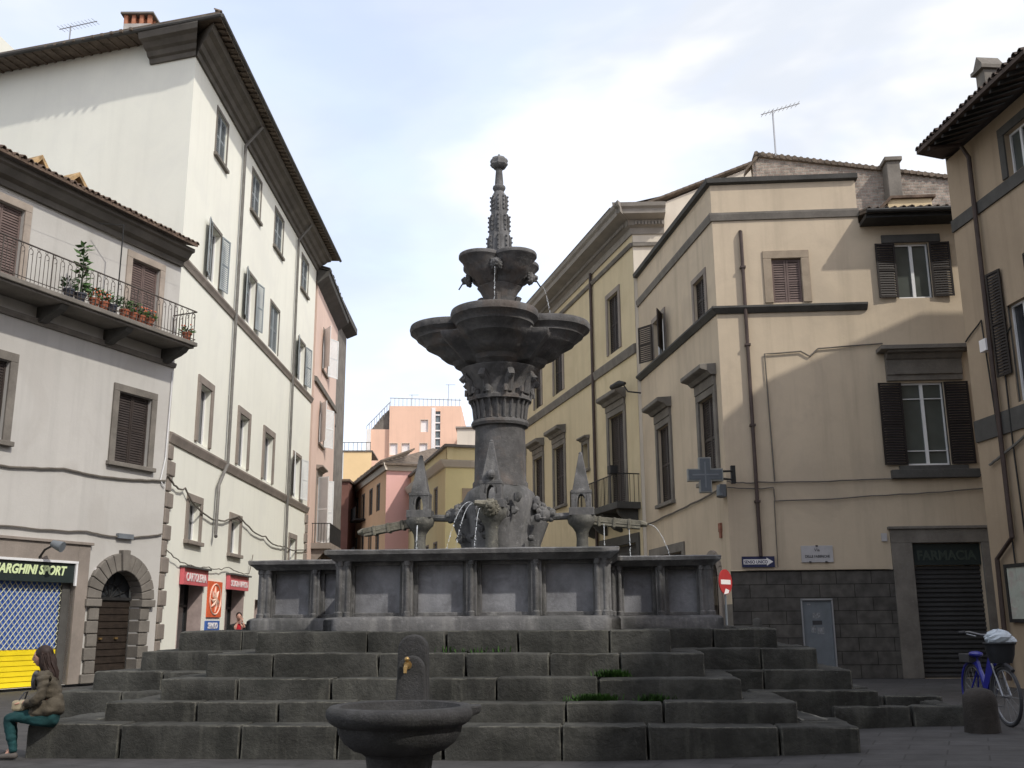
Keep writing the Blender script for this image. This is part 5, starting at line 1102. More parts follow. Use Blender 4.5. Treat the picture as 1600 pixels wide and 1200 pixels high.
obj('capital', m, M_col, ft, local=True, smooth=True)
# main bowl
m = MB()
def core(t, z):
    # square block, its corners between the lobes, seen below the rim
    if z > 6.83 or z < 6.30: return 0
    a = (t-math.pi/4) % (math.pi/2); a = min(a, math.pi/2-a); R0 = 1.40 if z > 6.72 else 1.40-(6.72-z)*1.35
    return R0*math.sin(math.pi/4)/math.sin(math.pi/4+a)
quatre(m, [(.30, .40, 6.20), (.36, .42, 6.28), (.42, .44, 6.32), (.44, .47, 6.40), (.55, .50, 6.45), (.62, .52, 6.52), (.62, .55, 6.56), (.70, .56, 6.62), (.74, .60, 6.66), (.80, .62, 6.70), (.80, .65, 6.75), (.86, .66, 6.80), (.88, .69, 6.84), (.88, .72, 6.86), (.90, .72, 6.90), (.92, .755, 6.95), (.93, .80, 6.99), (.93, .815, 7.06), (.93, .80, 7.12), (.93, .76, 7.13), (.92, .68, 7.11), (.90, .60, 6.98), (.6, .4, 6.9)], 160, 0, core)
mbw = obj('main_bowl', m, M_col, ft, local=True, smooth=28)
# neck, upper bowl
m = MB(); m.lathe([(.38, 6.9), (.38, 7.15), (.30, 7.25), (.27, 7.4), (.27, 7.55), (.30, 7.7), (.36, 7.82), (.42, 7.9)], n=24, fn=lambda t, r_, z: r_*(1+.05*math.cos(4*t)))
for k in range(4):
    t = k*math.pi/2; d = Vector((math.cos(t), math.sin(t), 0)); m.tube([d*.26+Vector((0, 0, 7.2)), d*.33+Vector((0, 0, 7.3)), d*.30+Vector((0, 0, 7.5)), d*.38+Vector((0, 0, 7.7))], [.05, .07, .05, .06], 6)
obj('upper_stem', m, M_col, ft, local=True, smooth=True)
m = MB(); quatre(m, [(.15, .20, 7.86), (.20, .22, 7.92), (.24, .25, 7.96), (.26, .27, 8.02), (.33, .28, 8.07), (.35, .31, 8.11), (.38, .32, 8.16), (.41, .34, 8.24), (.42, .37, 8.28), (.44, .38, 8.33), (.46, .405, 8.37), (.46, .43, 8.40), (.46, .43, 8.45), (.46, .42, 8.47), (.45, .39, 8.47), (.43, .33, 8.40), (.3, .2, 8.38)], 128, math.pi/4)
obj('upper_bowl', m, M_col, ft, local=True, smooth=28)
def lionhead(mb, c, d, s):
    """a small carved lion mask facing d: mane, muzzle, ears, brow, open mouth"""
    c = Vector(c); d = Vector(d).normalized(); w = Vector((0, 0, 1)).cross(d).normalized(); u = d.cross(w); 
    if u.z < 0: u = -u
    for i in range(12):
        t = 2*math.pi*i/12; q = c+(w*math.cos(t)+u*math.sin(t))*s*.8; mb.ball(q, s*.33, n=6, m=4, jit=.12)
        q = c-d*s*.35+(w*math.cos(t+.26)+u*math.sin(t+.26))*s*.95; mb.ball(q, s*.3, n=6, m=4, jit=.15)
    mb.ball(c, s*.85, n=10, m=7); mb.ball(c+d*s*.7+u*s*.12, s*.5, n=9, m=6); mb.ball(c+d*s*.95+u*s*.2, s*.3, n=8, m=5); mb.ball(c+d*s*.75-u*s*.42, s*.32, n=8, m=5)
    for sg_ in (-1, 1):
        mb.ball(c+w*sg_*s*.72+u*s*.72+d*s*.1, s*.24, n=6, m=4); mb.ball(c+w*sg_*s*.34+u*s*.48+d*s*.6, s*.2, n=6, m=4); mb.ball(c+w*sg_*s*.3+d*s*1.0+u*s*.02, s*.22, n=6, m=4)
for k in range(4):
    t = k*math.pi/2; d = Vector((math.cos(t), math.sin(t), 0)); m = MB(); lionhead(m, d*.62+Vector((0, 0, 8.08 if k % 2 == 0 else 8.2)), d, .11)
    lh = obj('lion_head', m, M_fount, ft, local=True, smooth=True)
    m = MB(); m.tube([d*.72+Vector((0, 0, 8.03)), d*.80+Vector((0, 0, 7.9))], .014, 6); obj('spout', m, M_iron, lh, local=True)
# spire
m = MB()
m.lathe([(.30, 8.36), (.30, 8.5), (.24, 8.55), (.21, 8.6), (.21, 9.0), (.175, 9.1), (.165, 9.46), (.135, 9.55), (.125, 9.86), (.09, 9.93)], n=8, rot=math.pi/8)
for zc, rr, hh, nn in ((8.58, .21, .42, 4), (9.02, .175, .42, 4), (9.48, .135, .38, 4)):
    for k in range(8):
        t = k*math.pi/4; d = Vector((math.cos(t), math.sin(t), 0)); q = rr-(.02 if k % 2 else 0)
        m.tube([d*q+Vector((0, 0, zc)), d*(q+.01)+Vector((0, 0, zc+hh*.75)), d*(q-.01)+Vector((0, 0, zc+hh))], [.032, .028, .008], 5)
        for j in range(4): m.ball(d*(q+.035)+Vector((0, 0, zc+hh*(.15+.23*j))), .024, n=5, m=4)
m.lathe([(.08, 9.9), (.115, 9.96), (.13, 9.99), (.125, 10.03), (.085, 10.06), (.085, 10.12), (.065, 10.38), (.075, 10.42), (.09, 10.44)], n=12)
m.lathe([(.07, 10.40), (.135, 10.45), (.168, 10.50), (.155, 10.545), (.168, 10.58), (.15, 10.63), (.09, 10.67), (.03, 10.70), (.01, 10.74)], n=24, fn=lambda t, r_, z: r_*(1+.09*math.cos(8*t)))
obj('pinnacle', m, mat('pinnacle_stone', (.15, .15, .152), .88, .3, 3, .6, 22, streak=.5, speck=.4, speckcol=(.24, .24, .25), specs=9), ft, local=True, smooth=True)
# four lion consoles round the base, each with pipe, little shrine and channel
for k in range(4):
    t = k*math.pi/2; d = Vector((math.cos(t), math.sin(t), 0)); w = Vector((-d.y, d.x, 0))
    m = MB(); lionhead(m, d*.78+Vector((0, 0, 3.50)), d, .20)
    for j in range(16):
        a = random.uniform(-.45, .45); m.ball(d*random.uniform(.55, .72)+w*a+Vector((0, 0, random.uniform(3.0, 3.75))), random.uniform(.05, .09), n=6, m=4, jit=.2)
    m.tube([d*.45+Vector((0, 0, 2.5)), d*.55+Vector((0, 0, 3.0)), d*.66+Vector((0, 0, 3.4))], [.17, .2, .24], 9)
    lc = obj('lion_console', m, M_fount, ft, local=True, smooth=True)
    m = MB(); m.tube([d*.95+Vector((0, 0, 3.45)), d*1.45+Vector((0, 0, 3.47))], .065, 8); obj('pipe', m, M_fount, lc, local=True, smooth=True)
    # shrine: pedestal, bracket bowl, arch block, obelisk
    Mt = Matrix.Translation(d*1.5)
    m = MB(); m.lathe([(.13, 2.3), (.12, 2.6), (.105, 3.05), (.12, 3.16), (.17, 3.24), (.25, 3.32), (.27, 3.40), (.26, 3.46)], d*1.5, 14)
    sh = obj('shrine', m, mat('shrine_stone', (.15, .148, .135), .9, .4, 4, .8, 22, streak=.4, speck=.6, speckcol=(.32, .31, .25), specs=10), ft, local=True, smooth=True)
    m = MB(); m.box(-.23, .23, -.2, .2, 3.46, 3.60, Mt)
    for sx in (-1, 1): m.box(sx*.13-.055, sx*.13+.055, -.17, .17, 3.601, 3.86, Mt)
    for i in range(5):
        t0 = math.pi*i/5; t1 = math.pi*(i+1)/5
        pl = [Mt @ Vector((.075*math.cos(a), -.17, 3.68+.17*math.sin(a))) for a in (t0, t1)]+[Mt @ Vector((.125*math.cos(a), -.17, 3.70+.26*math.sin(a))) for a in (t1, t0)]
        m.prism(pl, (Mt.to_3x3() @ Vector((0, .34, 0))))
    m.box(-.19, .19, -.18, .18, 3.861, 3.92, Mt); m.box(-.07, .07, .1, .165, 3.6, 3.86, Mt) if False else None
    obj('arch_block', m, M_fount, sh, local=True, bevel=.008)
    m = MB()
    v = [Mt @ Vector(q) for q in ((-.16, -.15, 3.921), (.16, -.15, 3.921), (.16, .15, 3.921), (-.16, .15, 3.921), (-.035, -.033, 4.60), (.035, -.033, 4.60), (.035, .033, 4.60), (-.035, .033, 4.60))]
    m.hexa(v); m.ball(d*1.5+Vector((0, 0, 4.61)), .04, n=8, m=5)
    if k == 3: m.ball(d*1.68+Vector((0, 0, 4.02)), .085, n=10, m=7)
    obj('obelisk', m, M_fount, sh, local=True, bevel=.01)
    if k in (0, 2, 1):
        sgn = 1
        m = MB(); L = .95; a = 1.62
        Mc = Matrix.Translation(d*a+Vector((0, 0, 3.40))) @ Matrix.Rotation(t, 4, 'Z') @ Matrix.Rotation(R(6 if k == 0 else (10 if k == 2 else 5)), 4, 'Y')
        m.box(0, L, -.10, .10, -.10, -.03, Mc); m.box(0, L, -.10, -.06, -.03, .05, Mc); m.box(0, L, .06, .10, -.03, .05, Mc)
        for q in (.18, .45, .72): m.box(q, q+.05, -.12, .12, -.12, .06, Mc)
        m.tube([Mc @ Vector((L, 0, 0)), Mc @ Vector((L+.12, 0, -.01))], [.07, .04], 7); obj('channel', m, M_lich, sh, local=True, bevel=.008)
    else:
        m = MB(); lionhead(m, d*1.78+Vector((0, 0, 3.45)), d, .13); m.tube([d*1.45+Vector((0, 0, 3.48)), d*1.75+Vector((0, 0, 3.48))], [.13, .11], 8)
        m.tube([d*1.8+Vector((-.05, 0, 3.5)), d*1.9+Vector((-.25, 0, 3.52))], [.07, .04], 7); obj('lion_head', m, M_lich, sh, local=True, smooth=True)
# water jets
mw = bpy.data.materials.new('water_jet'); mw.use_nodes = True; p_ = mw.node_tree.nodes['Principled BSDF']; p_.inputs['Base Color'].default_value = (.78, .82, .86, 1); p_.inputs['Roughness'].default_value = .12; p_.inputs['Alpha'].default_value = .75
nz = mw.node_tree.nodes.new('ShaderNodeTexNoise'); nz.inputs['Scale'].default_value = 30; rp_ = mw.node_tree.nodes.new('ShaderNodeValToRGB'); rp_.color_ramp.elements[0].color = (.25,)*3+(1,); rp_.color_ramp.elements[0].position = .35; rp_.color_ramp.elements[1].color = (.95,)*3+(1,); rp_.color_ramp.elements[1].position = .6
mw.node_tree.links.new(nz.outputs[0], rp_.inputs[0]); mw.node_tree.links.new(rp_.outputs[0], p_.inputs['Alpha'])
def jet(p0, v, z_end, r0=.008, r1=.014, n=22):
    r0 *= .55; r1 *= .6
    p0 = Vector(p0); v = Vector(v); T = (v.z+math.sqrt(v.z*v.z+2*9.8*(p0.z-z_end)))/9.8
    pts = [p0+v*(T*i/n)+Vector((0, 0, -4.9*(T*i/n)**2)) for i in range(n+1)]
    h = int(n*.55); m = MB(); m.tube(pts[:h+1], [max(.0012, r0+(r1-r0)*i/n*.6+random.uniform(-.0022, .0022)) for i in range(h+1)], 6)
    for i in range(h, n):
        for q in range(4):
            p = pts[i].lerp(pts[i+1], random.random())+Vector((random.gauss(0, .006), random.gauss(0, .006), 0)); m.ball(p, random.uniform(.003, .007), None, random.uniform(.008, .022), n=5, m=4)
    return obj('water_jet', m, mw, ft, local=True, smooth=True)
jet((-.28, -1.86, 3.52), (-.95, -.1, .55), 2.42); jet((-.26, -1.88, 3.50), (-.7, -.15, .3), 2.42); jet((-.15, -1.93, 3.42), (-.22, -.2, .0), 2.42)
jet((2.72, 0, 3.28), (1.0, -.1, .1), 2.42, .006, .012); jet((1.9, -.1, 3.3), (0, -.03, 0), 2.42, .012, .016); jet((2.35, -.1, 3.22), (.03, -.04, 0), 2.42, .014, .02)
jet((-1.5, -.28, 3.3), (-.03, -.1, 0), 2.42, .02, .03); jet((.82, 0, 7.92), (.45, -.05, 0), 6.98, .004, .009)
jet((0.0, -.86, 8.05), (0, -.25, 0), 7.05, .004, .007)

# low trough kerbs to the right of the steps
tr = thing('stone_trough', 'low empty stone kerb trough on the ground right of the fountain steps', 'trough', (5.2, 15, 0))
random.seed(5)
def kerb(x0, y0, x1, y1, w, z0, z1):
    a = Vector((x0, y0, 0)); b = Vector((x1, y1, 0)); L = (b-a).length; M_ = Matrix.Translation(a) @ Matrix.Rotation(math.atan2(y1-y0, x1-x0), 4, 'Z'); m = MB(); s_ = 0
    while s_ < L-.02:
        l_ = random.uniform(.7, 1.3); l_ = l_ if s_+l_ < L-.4 else L-s_; m.bevbox(s_+.008, s_+l_-.008, 0, w, z0, z1+random.uniform(-.01, .01), .035, .008, M_); s_ += l_
    return m
for a_ in ((4.35, 14.45, 6.22, 14.35, .26, -.05, .42), (4.75, 16.6, 6.6, 16.2, .24, -.05, .42), (6.22, 14.4, 6.45, 16.2, .24, -.05, .38), (3.55, 12.95, 3.5, 15.0, -.26, -.05, .40), (3.6, 15.3, 4.7, 15.2, .2, -.05, .36)):
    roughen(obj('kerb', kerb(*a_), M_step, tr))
# stone bollard
bo = thing('stone_bollard', 'squat round-topped stone bollard between the trough and the blue bicycle', 'bollard', (6.0, 13.6, gz(6.0, 13.6)))
m = MB(); m.lathe([(.215, -.03), (.21, .1), (.205, .35), (.195, .44), (.15, .51), (.08, .54), (.0, .55)], (6.0, 13.6, gz(6.0, 13.6)), 20, fn=lambda t, r_, z: lumpy(t, r_, z, .05)); obj('shaft', m, mat('bollard_stone', (.045, .04, .036), .9, .3, 4, .7, 20), bo, smooth=True)
bo = thing('stone_post', 'short stone post against the dark base of the tan building behind the steps', 'bollard', (4.6, 27.4, 0))
bx = FF.at(.0, 0, .5); m = MB(); m.lathe([(.13, 0), (.13, 1.5), (.11, 1.58), (.05, 1.62), (0, 1.63)], (bx.x+.55, bx.y, 0), 12); obj('shaft', m, M_stoned, bo, smooth=True)

# no-entry sign
ne = thing('no_entry_sign', 'red and white no-entry road sign at the right end of the basin', 'road sign', (5.12, 25, 0))
px_, py_ = 5.15, 25.0; zc = 2.48
m = MB(); m.tube([(px_, py_+.04, 0), (px_, py_+.04, zc+.3)], .028, 8); obj('pole', m, M_greyp, ne, smooth=True)
NF = Fc((px_, py_), 43); 
if NF.n.y > 0: NF.n = -NF.n
m = MB(); m.prism([NF.at(.3*math.cos(2*math.pi*i/28), zc+.3*math.sin(2*math.pi*i/28), .0) for i in range(28)], NF.n*.02); obj('sign_disc', m, mat('sign_bright_red', (.40, .03, .03), .4, .06, 3), ne)
m = MB(); NF.box(m, -.22, .22, zc-.06, zc+.05, .021, .025); m.prism([NF.at(x_, z_, .0212) for x_, z_ in ((-.1, zc-.3), (-.02, zc-.16), (.14, zc-.2), (.1, zc-.27))], NF.n*.003); obj('sign_bar', m, M_lwhite, ne)

# ---------------------------------------------------------------- drinking fountain in front
dfo = thing('drinking_fountain', 'round stone drinking basin with brass tap post in front of the steps', 'drinking fountain', (-.95, 9.5, 0))
bx_, by_ = -1.02, 9.45
m = MB(); m.lathe([(.33, .0), (.33, .06), (.30, .1), (.28, .3), (.30, .44), (.34, .47)], (bx_, by_, 0), 32); pd = obj('pedestal', m, M_bowl, dfo, smooth=True)
m = MB(); m.lathe([(.30, .46), (.42, .50), (.50, .56), (.55, .64), (.565, .70), (.60, .715), (.635, .74), (.665, .79), (.66, .835), (.63, .865), (.58, .872), (.545, .86), (.52, .80), (.4, .68), (.1, .62)], (bx_, by_, 0), 56, fn=lambda t, r_, z: lumpy(t, r_, z, .012)); bo_ = obj('bowl', m, M_bowl, dfo, smooth=True)
m = MB(); m.hexa([Vector(q) for q in ((bx_+.6, by_-.1, .76), (bx_+.72, by_-.04, .80), (bx_+.72, by_+.04, .80), (bx_+.6, by_+.1, .76), (bx_+.6, by_-.12, .865), (bx_+.73, by_-.05, .868), (bx_+.73, by_+.05, .868), (bx_+.6, by_+.12, .865))]); obj('lip', m, M_bowl, bo_, bevel=.02)
m = MB(); m.lathe([(.01, .70), (.455, .701), (.456, .703)], (bx_, by_, 0), 40); obj('water', m, wmat, bo_)
# post: slab with rounded head, and a lower rounded face in front
def tomb(mb, xc, w, wt, y0, y1, z0, z1):
    pts = [(-w/2, z0), (w/2, z0), (wt/2, z1-wt/2)]+[(wt/2*math.cos(R(a)), z1-wt/2+wt/2*math.sin(R(a))) for a in range(15, 166, 15)]+[(-wt/2, z1-wt/2)]
    mb.prism([Vector((xc+x, y0, z)) for x, z in pts], (0, y1-y0, 0))
m = MB(); tomb(m, bx_+.03, .33, .29, by_+.74, by_+.98, 0, 1.47); tomb(m, bx_+.03, .36, .26, by_+.60, by_+.739, 0, 1.275); po = obj('post', m, M_bowl, dfo, bevel=.02)
m = MB(); tx = bx_+.0; m.tube([(tx, by_+.6, 1.19), (tx, by_+.5, 1.19), (tx-.01, by_+.46, 1.17), (tx-.01, by_+.45, 1.12)], [.02, .022, .02, .016], 8); m.tube([(tx, by_+.52, 1.19), (tx, by_+.52, 1.24)], .012, 6); m.ball((tx, by_+.52, 1.245), .026, n=8, m=5); m.tube([(tx, by_+.601, 1.19), (tx, by_+.59, 1.19)], .04, 10); obj('tap', m, M_brass, po, smooth=True)

# weeds on the steps
random.seed(21)
def weeds(loc, n, w, label):
    m = MB(); c = Vector(loc)
    for i in range(n):
        q = c+Vector((random.gauss(0, w*.35), random.uniform(-.05, .05), 0)); a = random.uniform(0, 6.28); h = random.uniform(.03, .11); d = Vector((math.cos(a)*.04, math.sin(a)*.04-.02, h)); s_ = Vector((-math.sin(a), math.cos(a), 0))*.008
        m.add([q-s_, q+s_, q+d*.6+s_*.8, q+d, q+d*.6-s_*.8], [(0, 1, 2, 3, 4)])
    return tag(obj('weeds', m, M_grass, origin=loc), label, 'weeds', 'weeds growing on the fountain steps')
def onstep(lx, ly, z): v = Matrix.Rotation(YAW, 3, 'Z') @ Vector((lx, ly, 0)); return (FC.x+v.x, FC.y+v.y, z)
weeds(onstep(1.75, -5.38, .61), 700, .38, 'brightest green weed patch at the foot of the third step')
weeds(onstep(2.45, -5.38, .61), 200, .3, 'sparser weed tuft right of the brightest green patch')
weeds(onstep(1.95, -5.0, .885), 380, .3, 'small weed patch at the foot of the fourth step')
weeds(onstep(.2, -4.64, 1.18), 60, .9, 'thin line of moss at the foot of the top step')

# ---------------------------------------------------------------- blue bicycle
BO = Vector((6.62, 14.15, .17))
bk = thing('bicycle', 'blue city bicycle with front basket parked at the right edge by the bollard', 'bicycle', BO)
hd = Vector((-.05, -1, 0)).normalized(); fwv = Matrix.Rotation(R(4), 3, 'Z') @ hd; sd = Vector((-hd.y, hd.x, 0))
wr_ = .37; fwc = BO+Vector((0, 0, wr_+.02)); rwc = fwc-hd*1.10
def wheel(c, h, nm='wheel'):
    s_ = Vector((-h.y, h.x, 0)); m = MB(); m.tube([c+(h*math.cos(2*math.pi*i/32)+Vector((0, 0, 1))*math.sin(2*math.pi*i/32))*wr_ for i in range(33)], .023, 8); w_ = obj(nm, m, M_ldark, bk, smooth=True)
    m = MB(); m.tube([c+(h*math.cos(2*math.pi*i/32)+Vector((0, 0, 1))*math.sin(2*math.pi*i/32))*(wr_-.03) for i in range(33)], .012, 6)
    m.tube([c-s_*.05, c+s_*.05], .022, 8)
    for i in range(18): t = 2*math.pi*i/18; m.tube([c+s_*(.03 if i % 2 else -.03), c+(h*math.cos(t)+Vector((0, 0, 1))*math.sin(t))*(wr_-.03)], .0022, 3)
    obj('rim', m, M_silver, w_, smooth=True); return w_
wheel(fwc, fwv); wheel(rwc, hd)
M_bblue = mat('bike_blue', (.015, .02, .26), .35, .12, 3, spec=.6)
up_ = Vector((0, 0, 1)); head = fwc-hd*.28+up_*.42; headt = fwc-hd*.36+up_*.62; bbk = rwc+hd*.47-up_*.06; seatt = rwc+hd*.22+up_*.42
m = MB(); m.tube([head, bbk+up_*.03], .034, 8); m.tube([headt-up_*.06, bbk+up_*.15], .022, 8); m.tube([bbk, seatt], .03, 8); m.tube([bbk, rwc+sd*.05], .014, 6); m.tube([bbk, rwc-sd*.05], .014, 6); m.tube([seatt-up_*.08, rwc+sd*.05], .012, 6); m.tube([seatt-up_*.08, rwc-sd*.05], .012, 6); m.tube([head-up_*.02, headt+up_*.05], .03, 8)
m.hexa([bbk+sd*.05+hd*.0, bbk-sd*.05, head-sd*.05-up_*.12, head+sd*.05-up_*.12, bbk+sd*.05+up_*.18, bbk-sd*.05+up_*.18, headt-sd*.05-up_*.1, headt+sd*.05-up_*.1]); obj('frame', m, M_bblue, bk, smooth=True)
m = MB()
for s_ in (.055, -.055): m.tube([fwc+sd*s_, head+sd*s_*.9+up_*.0], .014, 7)
m.tube([head-sd*.05, head+sd*.05], .016, 6); fk = obj('fork', m, M_silver, bk, smooth=True)
m = MB(); m.tube([fwc+(fwv*math.cos(R(a))+up_*math.sin(R(a)))*(wr_+.045) for a in range(55, 186, 13)], .03, 6); obj('mudguard', m, M_ldark, bk, smooth=True)
m = MB(); m.tube([rwc+(hd*math.cos(R(a))+up_*math.sin(R(a)))*(wr_+.045) for a in range(20, 201, 15)], .03, 6); obj('mudguard', m, M_bblue, bk, smooth=True)
m = MB(); hb = headt+up_*.16-hd*.02; m.tube([headt, hb], .014, 6); m.tube([hb-sd*.31-hd*.16+up_*.05, hb-sd*.26-hd*.02+up_*.06, hb-sd*.1+up_*.02, hb+sd*.1+up_*.02, hb+sd*.26-hd*.02+up_*.06, hb+sd*.31-hd*.16+up_*.05], .013, 7); m.tube([hb-sd*.2+hd*.06, hb-sd*.29-hd*.03+up_*.03], .009, 5); m.tube([hb+sd*.2+hd*.06, hb+sd*.29-hd*.03+up_*.03], .009, 5); hbo = obj('handlebar', m, M_silver, bk, smooth=True)
m = MB(); m.tube([hb-sd*.29-hd*.08+up_*.055, hb-sd*.32-hd*.2+up_*.05], .02, 7); m.tube([hb+sd*.29-hd*.08+up_*.055, hb+sd*.32-hd*.2+up_*.05], .02, 7); obj('grips', m, M_ldark, hbo, smooth=True)
# basket
bc = fwc+hd*.0+up_*.56-hd*.06
def bpt(x, y, z): return bc+sd*x+hd*y+up_*z
m = MB(); lv = [(-.13, .13, .11), (-.02, .165, .135), (.10, .18, .15), (.13, .19, .16)]; k0 = 0
for z, a, b in lv:
    for q in range(16):
        t = 2*math.pi*q/16; cxx = math.copysign(abs(math.cos(t))**.6, math.cos(t)); syy = math.copysign(abs(math.sin(t))**.6, math.sin(t)); m.v.append(bpt(a*cxx, b*syy, z))
for i in range(3):
    for q in range(16): m.f.append((i*16+q, i*16+(q+1) % 16, (i+1)*16+(q+1) % 16, (i+1)*16+q))
m.f.append(tuple(range(16))); m.tube([bpt(.19*math.copysign(abs(math.cos(2*math.pi*q/24))**.6, math.cos(2*math.pi*q/24)), .16*math.copysign(abs(math.sin(2*math.pi*q/24))**.6, math.sin(2*math.pi*q/24)), .13) for q in range(25)], .012, 5)
obj('basket', m, mat('basket_black', (.022, .024, .028), .6, .2, 6), bk, smooth=True)
m = MB(); m.ball(seatt+up_*.1-hd*.04, .09, .16, .045, n=12, m=7, M=Matrix.Rotation(math.atan2(-hd.x, hd.y), 3, 'Z')); m.tube([seatt, seatt+up_*.09], .014, 6); obj('saddle', m, M_bblue, bk, smooth=True)
m = MB(); m.tube([seatt-hd*.1-up_*.03, rwc-hd*.2+up_*.42], .012, 5); m.box(-.09, .09, -.24, .14, 0, .12, Matrix.Translation(rwc+up_*.40) @ Matrix.Rotation(math.atan2(-hd.x, hd.y), 4, 'Z')); obj('rear_box', m, M_ldark, bk, bevel=.02)
m = MB(); m.tube([bbk-sd*.16, bbk+sd*.1], .012, 6); m.tube([bbk-sd*.1, bbk-sd*.1-hd*.11-up_*.12], .012, 6); m.tube([bbk+sd*.1, bbk+sd*.1+hd*.11+up_*.12], .012, 6)
m.box(-.2, -.11, -.16, -.06, -.14, -.11, Matrix.Translation(bbk) @ Matrix.Rotation(math.atan2(-hd.x, hd.y), 4, 'Z')); obj('pedals', m, M_silver, bk)
m = MB(); m.tube([rwc+hd*.05-up_*.05+sd*.08, rwc+hd*.25-up_*.36+sd*.2], .012, 5); obj('kickstand', m, M_silver, bk)
m = MB(); random.seed(9); m.ball(bpt(0.0, 0, .2), .185, .15, .115, n=18, m=11, jit=.10, M=Matrix.Rotation(math.atan2(sd.y, sd.x), 3, 'Z'))
m.ball(bpt(.13, .02, .17), .09, .09, .06, n=10, m=7, jit=.15)
mbag = mat('bag_white', (.50, .56, .62), .45, .06, 5); tag(obj('plastic_bag', m, mbag, origin=bpt(0, 0, .1)), 'white plastic bag covering the bicycle basket', 'bag')

# ---------------------------------------------------------------- people
M_skin = mat('skin', (.50, .28, .21), .6, .08, 6); M_skinw = mat('skin_warm', (.52, .27, .21), .6, .08, 6)
def skinned(name, chains, m, parent, sub=2, smooth=True, root=None, fold=0.0):
    """one continuous surface grown on a skeleton: chains of (point, rx, ry); shared points join"""
    vs = []; rad = []; ed = []; idx = {}
    for ch in chains:
        pv = None
        for p, rr in ch:
            key = tuple(round(c, 4) for c in p)
            if key not in idx: idx[key] = len(vs); vs.append(Vector(p)); rad.append(rr if isinstance(rr, tuple) else (rr, rr))
            if pv is not None and pv != idx[key]: ed.append((pv, idx[key]))
            pv = idx[key]
    off = wloc(parent); me = bpy.data.meshes.new(name); me.from_pydata([v-off for v in vs], ed, []); o = bpy.data.objects.new(name, me); COL.objects.link(o)
    md = o.modifiers.new('skin', 'SKIN'); 
    sv = me.skin_vertices[0].data
    for i, r_ in enumerate(rad): sv[i].radius = r_; sv[i].use_root = (i == 0)
    md.use_smooth_shade = True
    s2 = o.modifiers.new('sub', 'SUBSURF'); s2.levels = sub; s2.render_levels = sub
    dg = bpy.context.evaluated_depsgraph_get(); dg.update(); nm = bpy.data.meshes.new_from_object(o.evaluated_get(dg)); bpy.data.objects.remove(o)
    nm.materials.clear(); nm.materials.append(m)
    if fold:
        nv = [v.normal.copy() for v in nm.vertices]
        for v, n_ in zip(nm.vertices, nv):
            p = v.co; v.co = p+n_*(fold*(abs(noise.noise(Vector((p.x*7, p.y*7, p.z*13))))*2.2-.5)+fold*.6*noise.noise(p*26))
    for f in nm.polygons: f.use_smooth = True
    q = bpy.data.objects.new(name, nm); COL.objects.link(q); q.parent = parent; return q
def hand_chains(wr, d, n, thumb, s=1.0, curl=.5):
    """palm + five separate bent fingers from wrist wr, pointing d, palm normal n, thumb side"""
    wr = Vector(wr); d = Vector(d).normalized(); n = Vector(n).normalized(); s_ = d.cross(n).normalized()*thumb
    palm = wr+d*.05*s; ch = [[(tuple(wr), .024*s), (tuple(palm), (.036*s, .018*s)), (tuple(wr+d*.085*s), (.036*s, .016*s))]]
    for i, L in enumerate((.070, .078, .072, .056)):
        b = wr+d*.088*s+s_*(.030-.020*i)*s; p1 = b+(d*math.cos(curl*.5)+n*math.sin(curl*.5))*L*.5*s; p2 = p1+(d*math.cos(curl*1.3)+n*math.sin(curl*1.3))*L*.5*s
        ch.append([(tuple(wr+d*.085*s), (.036*s, .016*s)), (tuple(b), .0095*s), (tuple(p1), .0085*s), (tuple(p2), .007*s)])
    t1 = wr+d*.03*s+s_*.034*s; t2 = t1+(d*.7+s_*.6+n*.3).normalized()*.035*s; t3 = t2+(d+n*.3).normalized()*.03*s
    ch.append([(tuple(palm), (.036*s, .018*s)), (tuple(t1), .012*s), (tuple(t2), .0105*s), (tuple(t3), .008*s)])
    return ch
def head_mesh(c, f, s=1.0):
    """head facing f at centre c: skull, jaw, nose, brow, lips, ears, sockets"""
    f = Vector(f).normalized(); w = Vector((0, 0, 1)).cross(f).normalized(); u = f.cross(w); c = Vector(c); m = MB(); n, k = 24, 18
    for i in range(k+1):
        ph = math.pi*i/k; z = -math.cos(ph)
        for j in range(n):
            t = 2*math.pi*j/n; x = math.sin(ph)*math.cos(t); y = math.sin(ph)*math.sin(t)
            X, Y_, Z = x*.098, y*.075, z*.118
            if z < 0: Y_ *= 1-.30*(-z)**1.5; X = X*(1-.10*(-z)) + (.012 if x > 0 else .02)*(-z)
            if x > 0:
                g1 = math.exp(-((y/.16)**2)-((z+.12)/.20)**2); X += .026*g1
                X += .007*math.exp(-((z-.18)/.10)**2)*math.exp(-(y/.6)**2)
                for sg_ in (-1, 1): X -= .012*math.exp(-(((y-sg_*.38)/.18)**2)-((z-.02)/.12)**2)
                X += .008*math.exp(-((y/.22)**2)-((z+.48)/.07)**2)-.004*math.exp(-((y/.25)**2)-((z+.56)/.03)**2)
                X += .010*math.exp(-((y/.3)**2)-((z+.85)/.15)**2)
            m.v.append(c+f*(X*s)+w*(Y_*s)+u*(Z*s))
    for i in range(k):
        for j in range(n): a = i*n+j; b = i*n+(j+1) % n; m.f.append((a, b, b+n, a+n))
    for sg_ in (-1, 1): m.ball(c+w*sg_*.076*s-f*.005*s, .010*s, .008*s, .028*s, n=8, m=6)
    return m, f, w, u
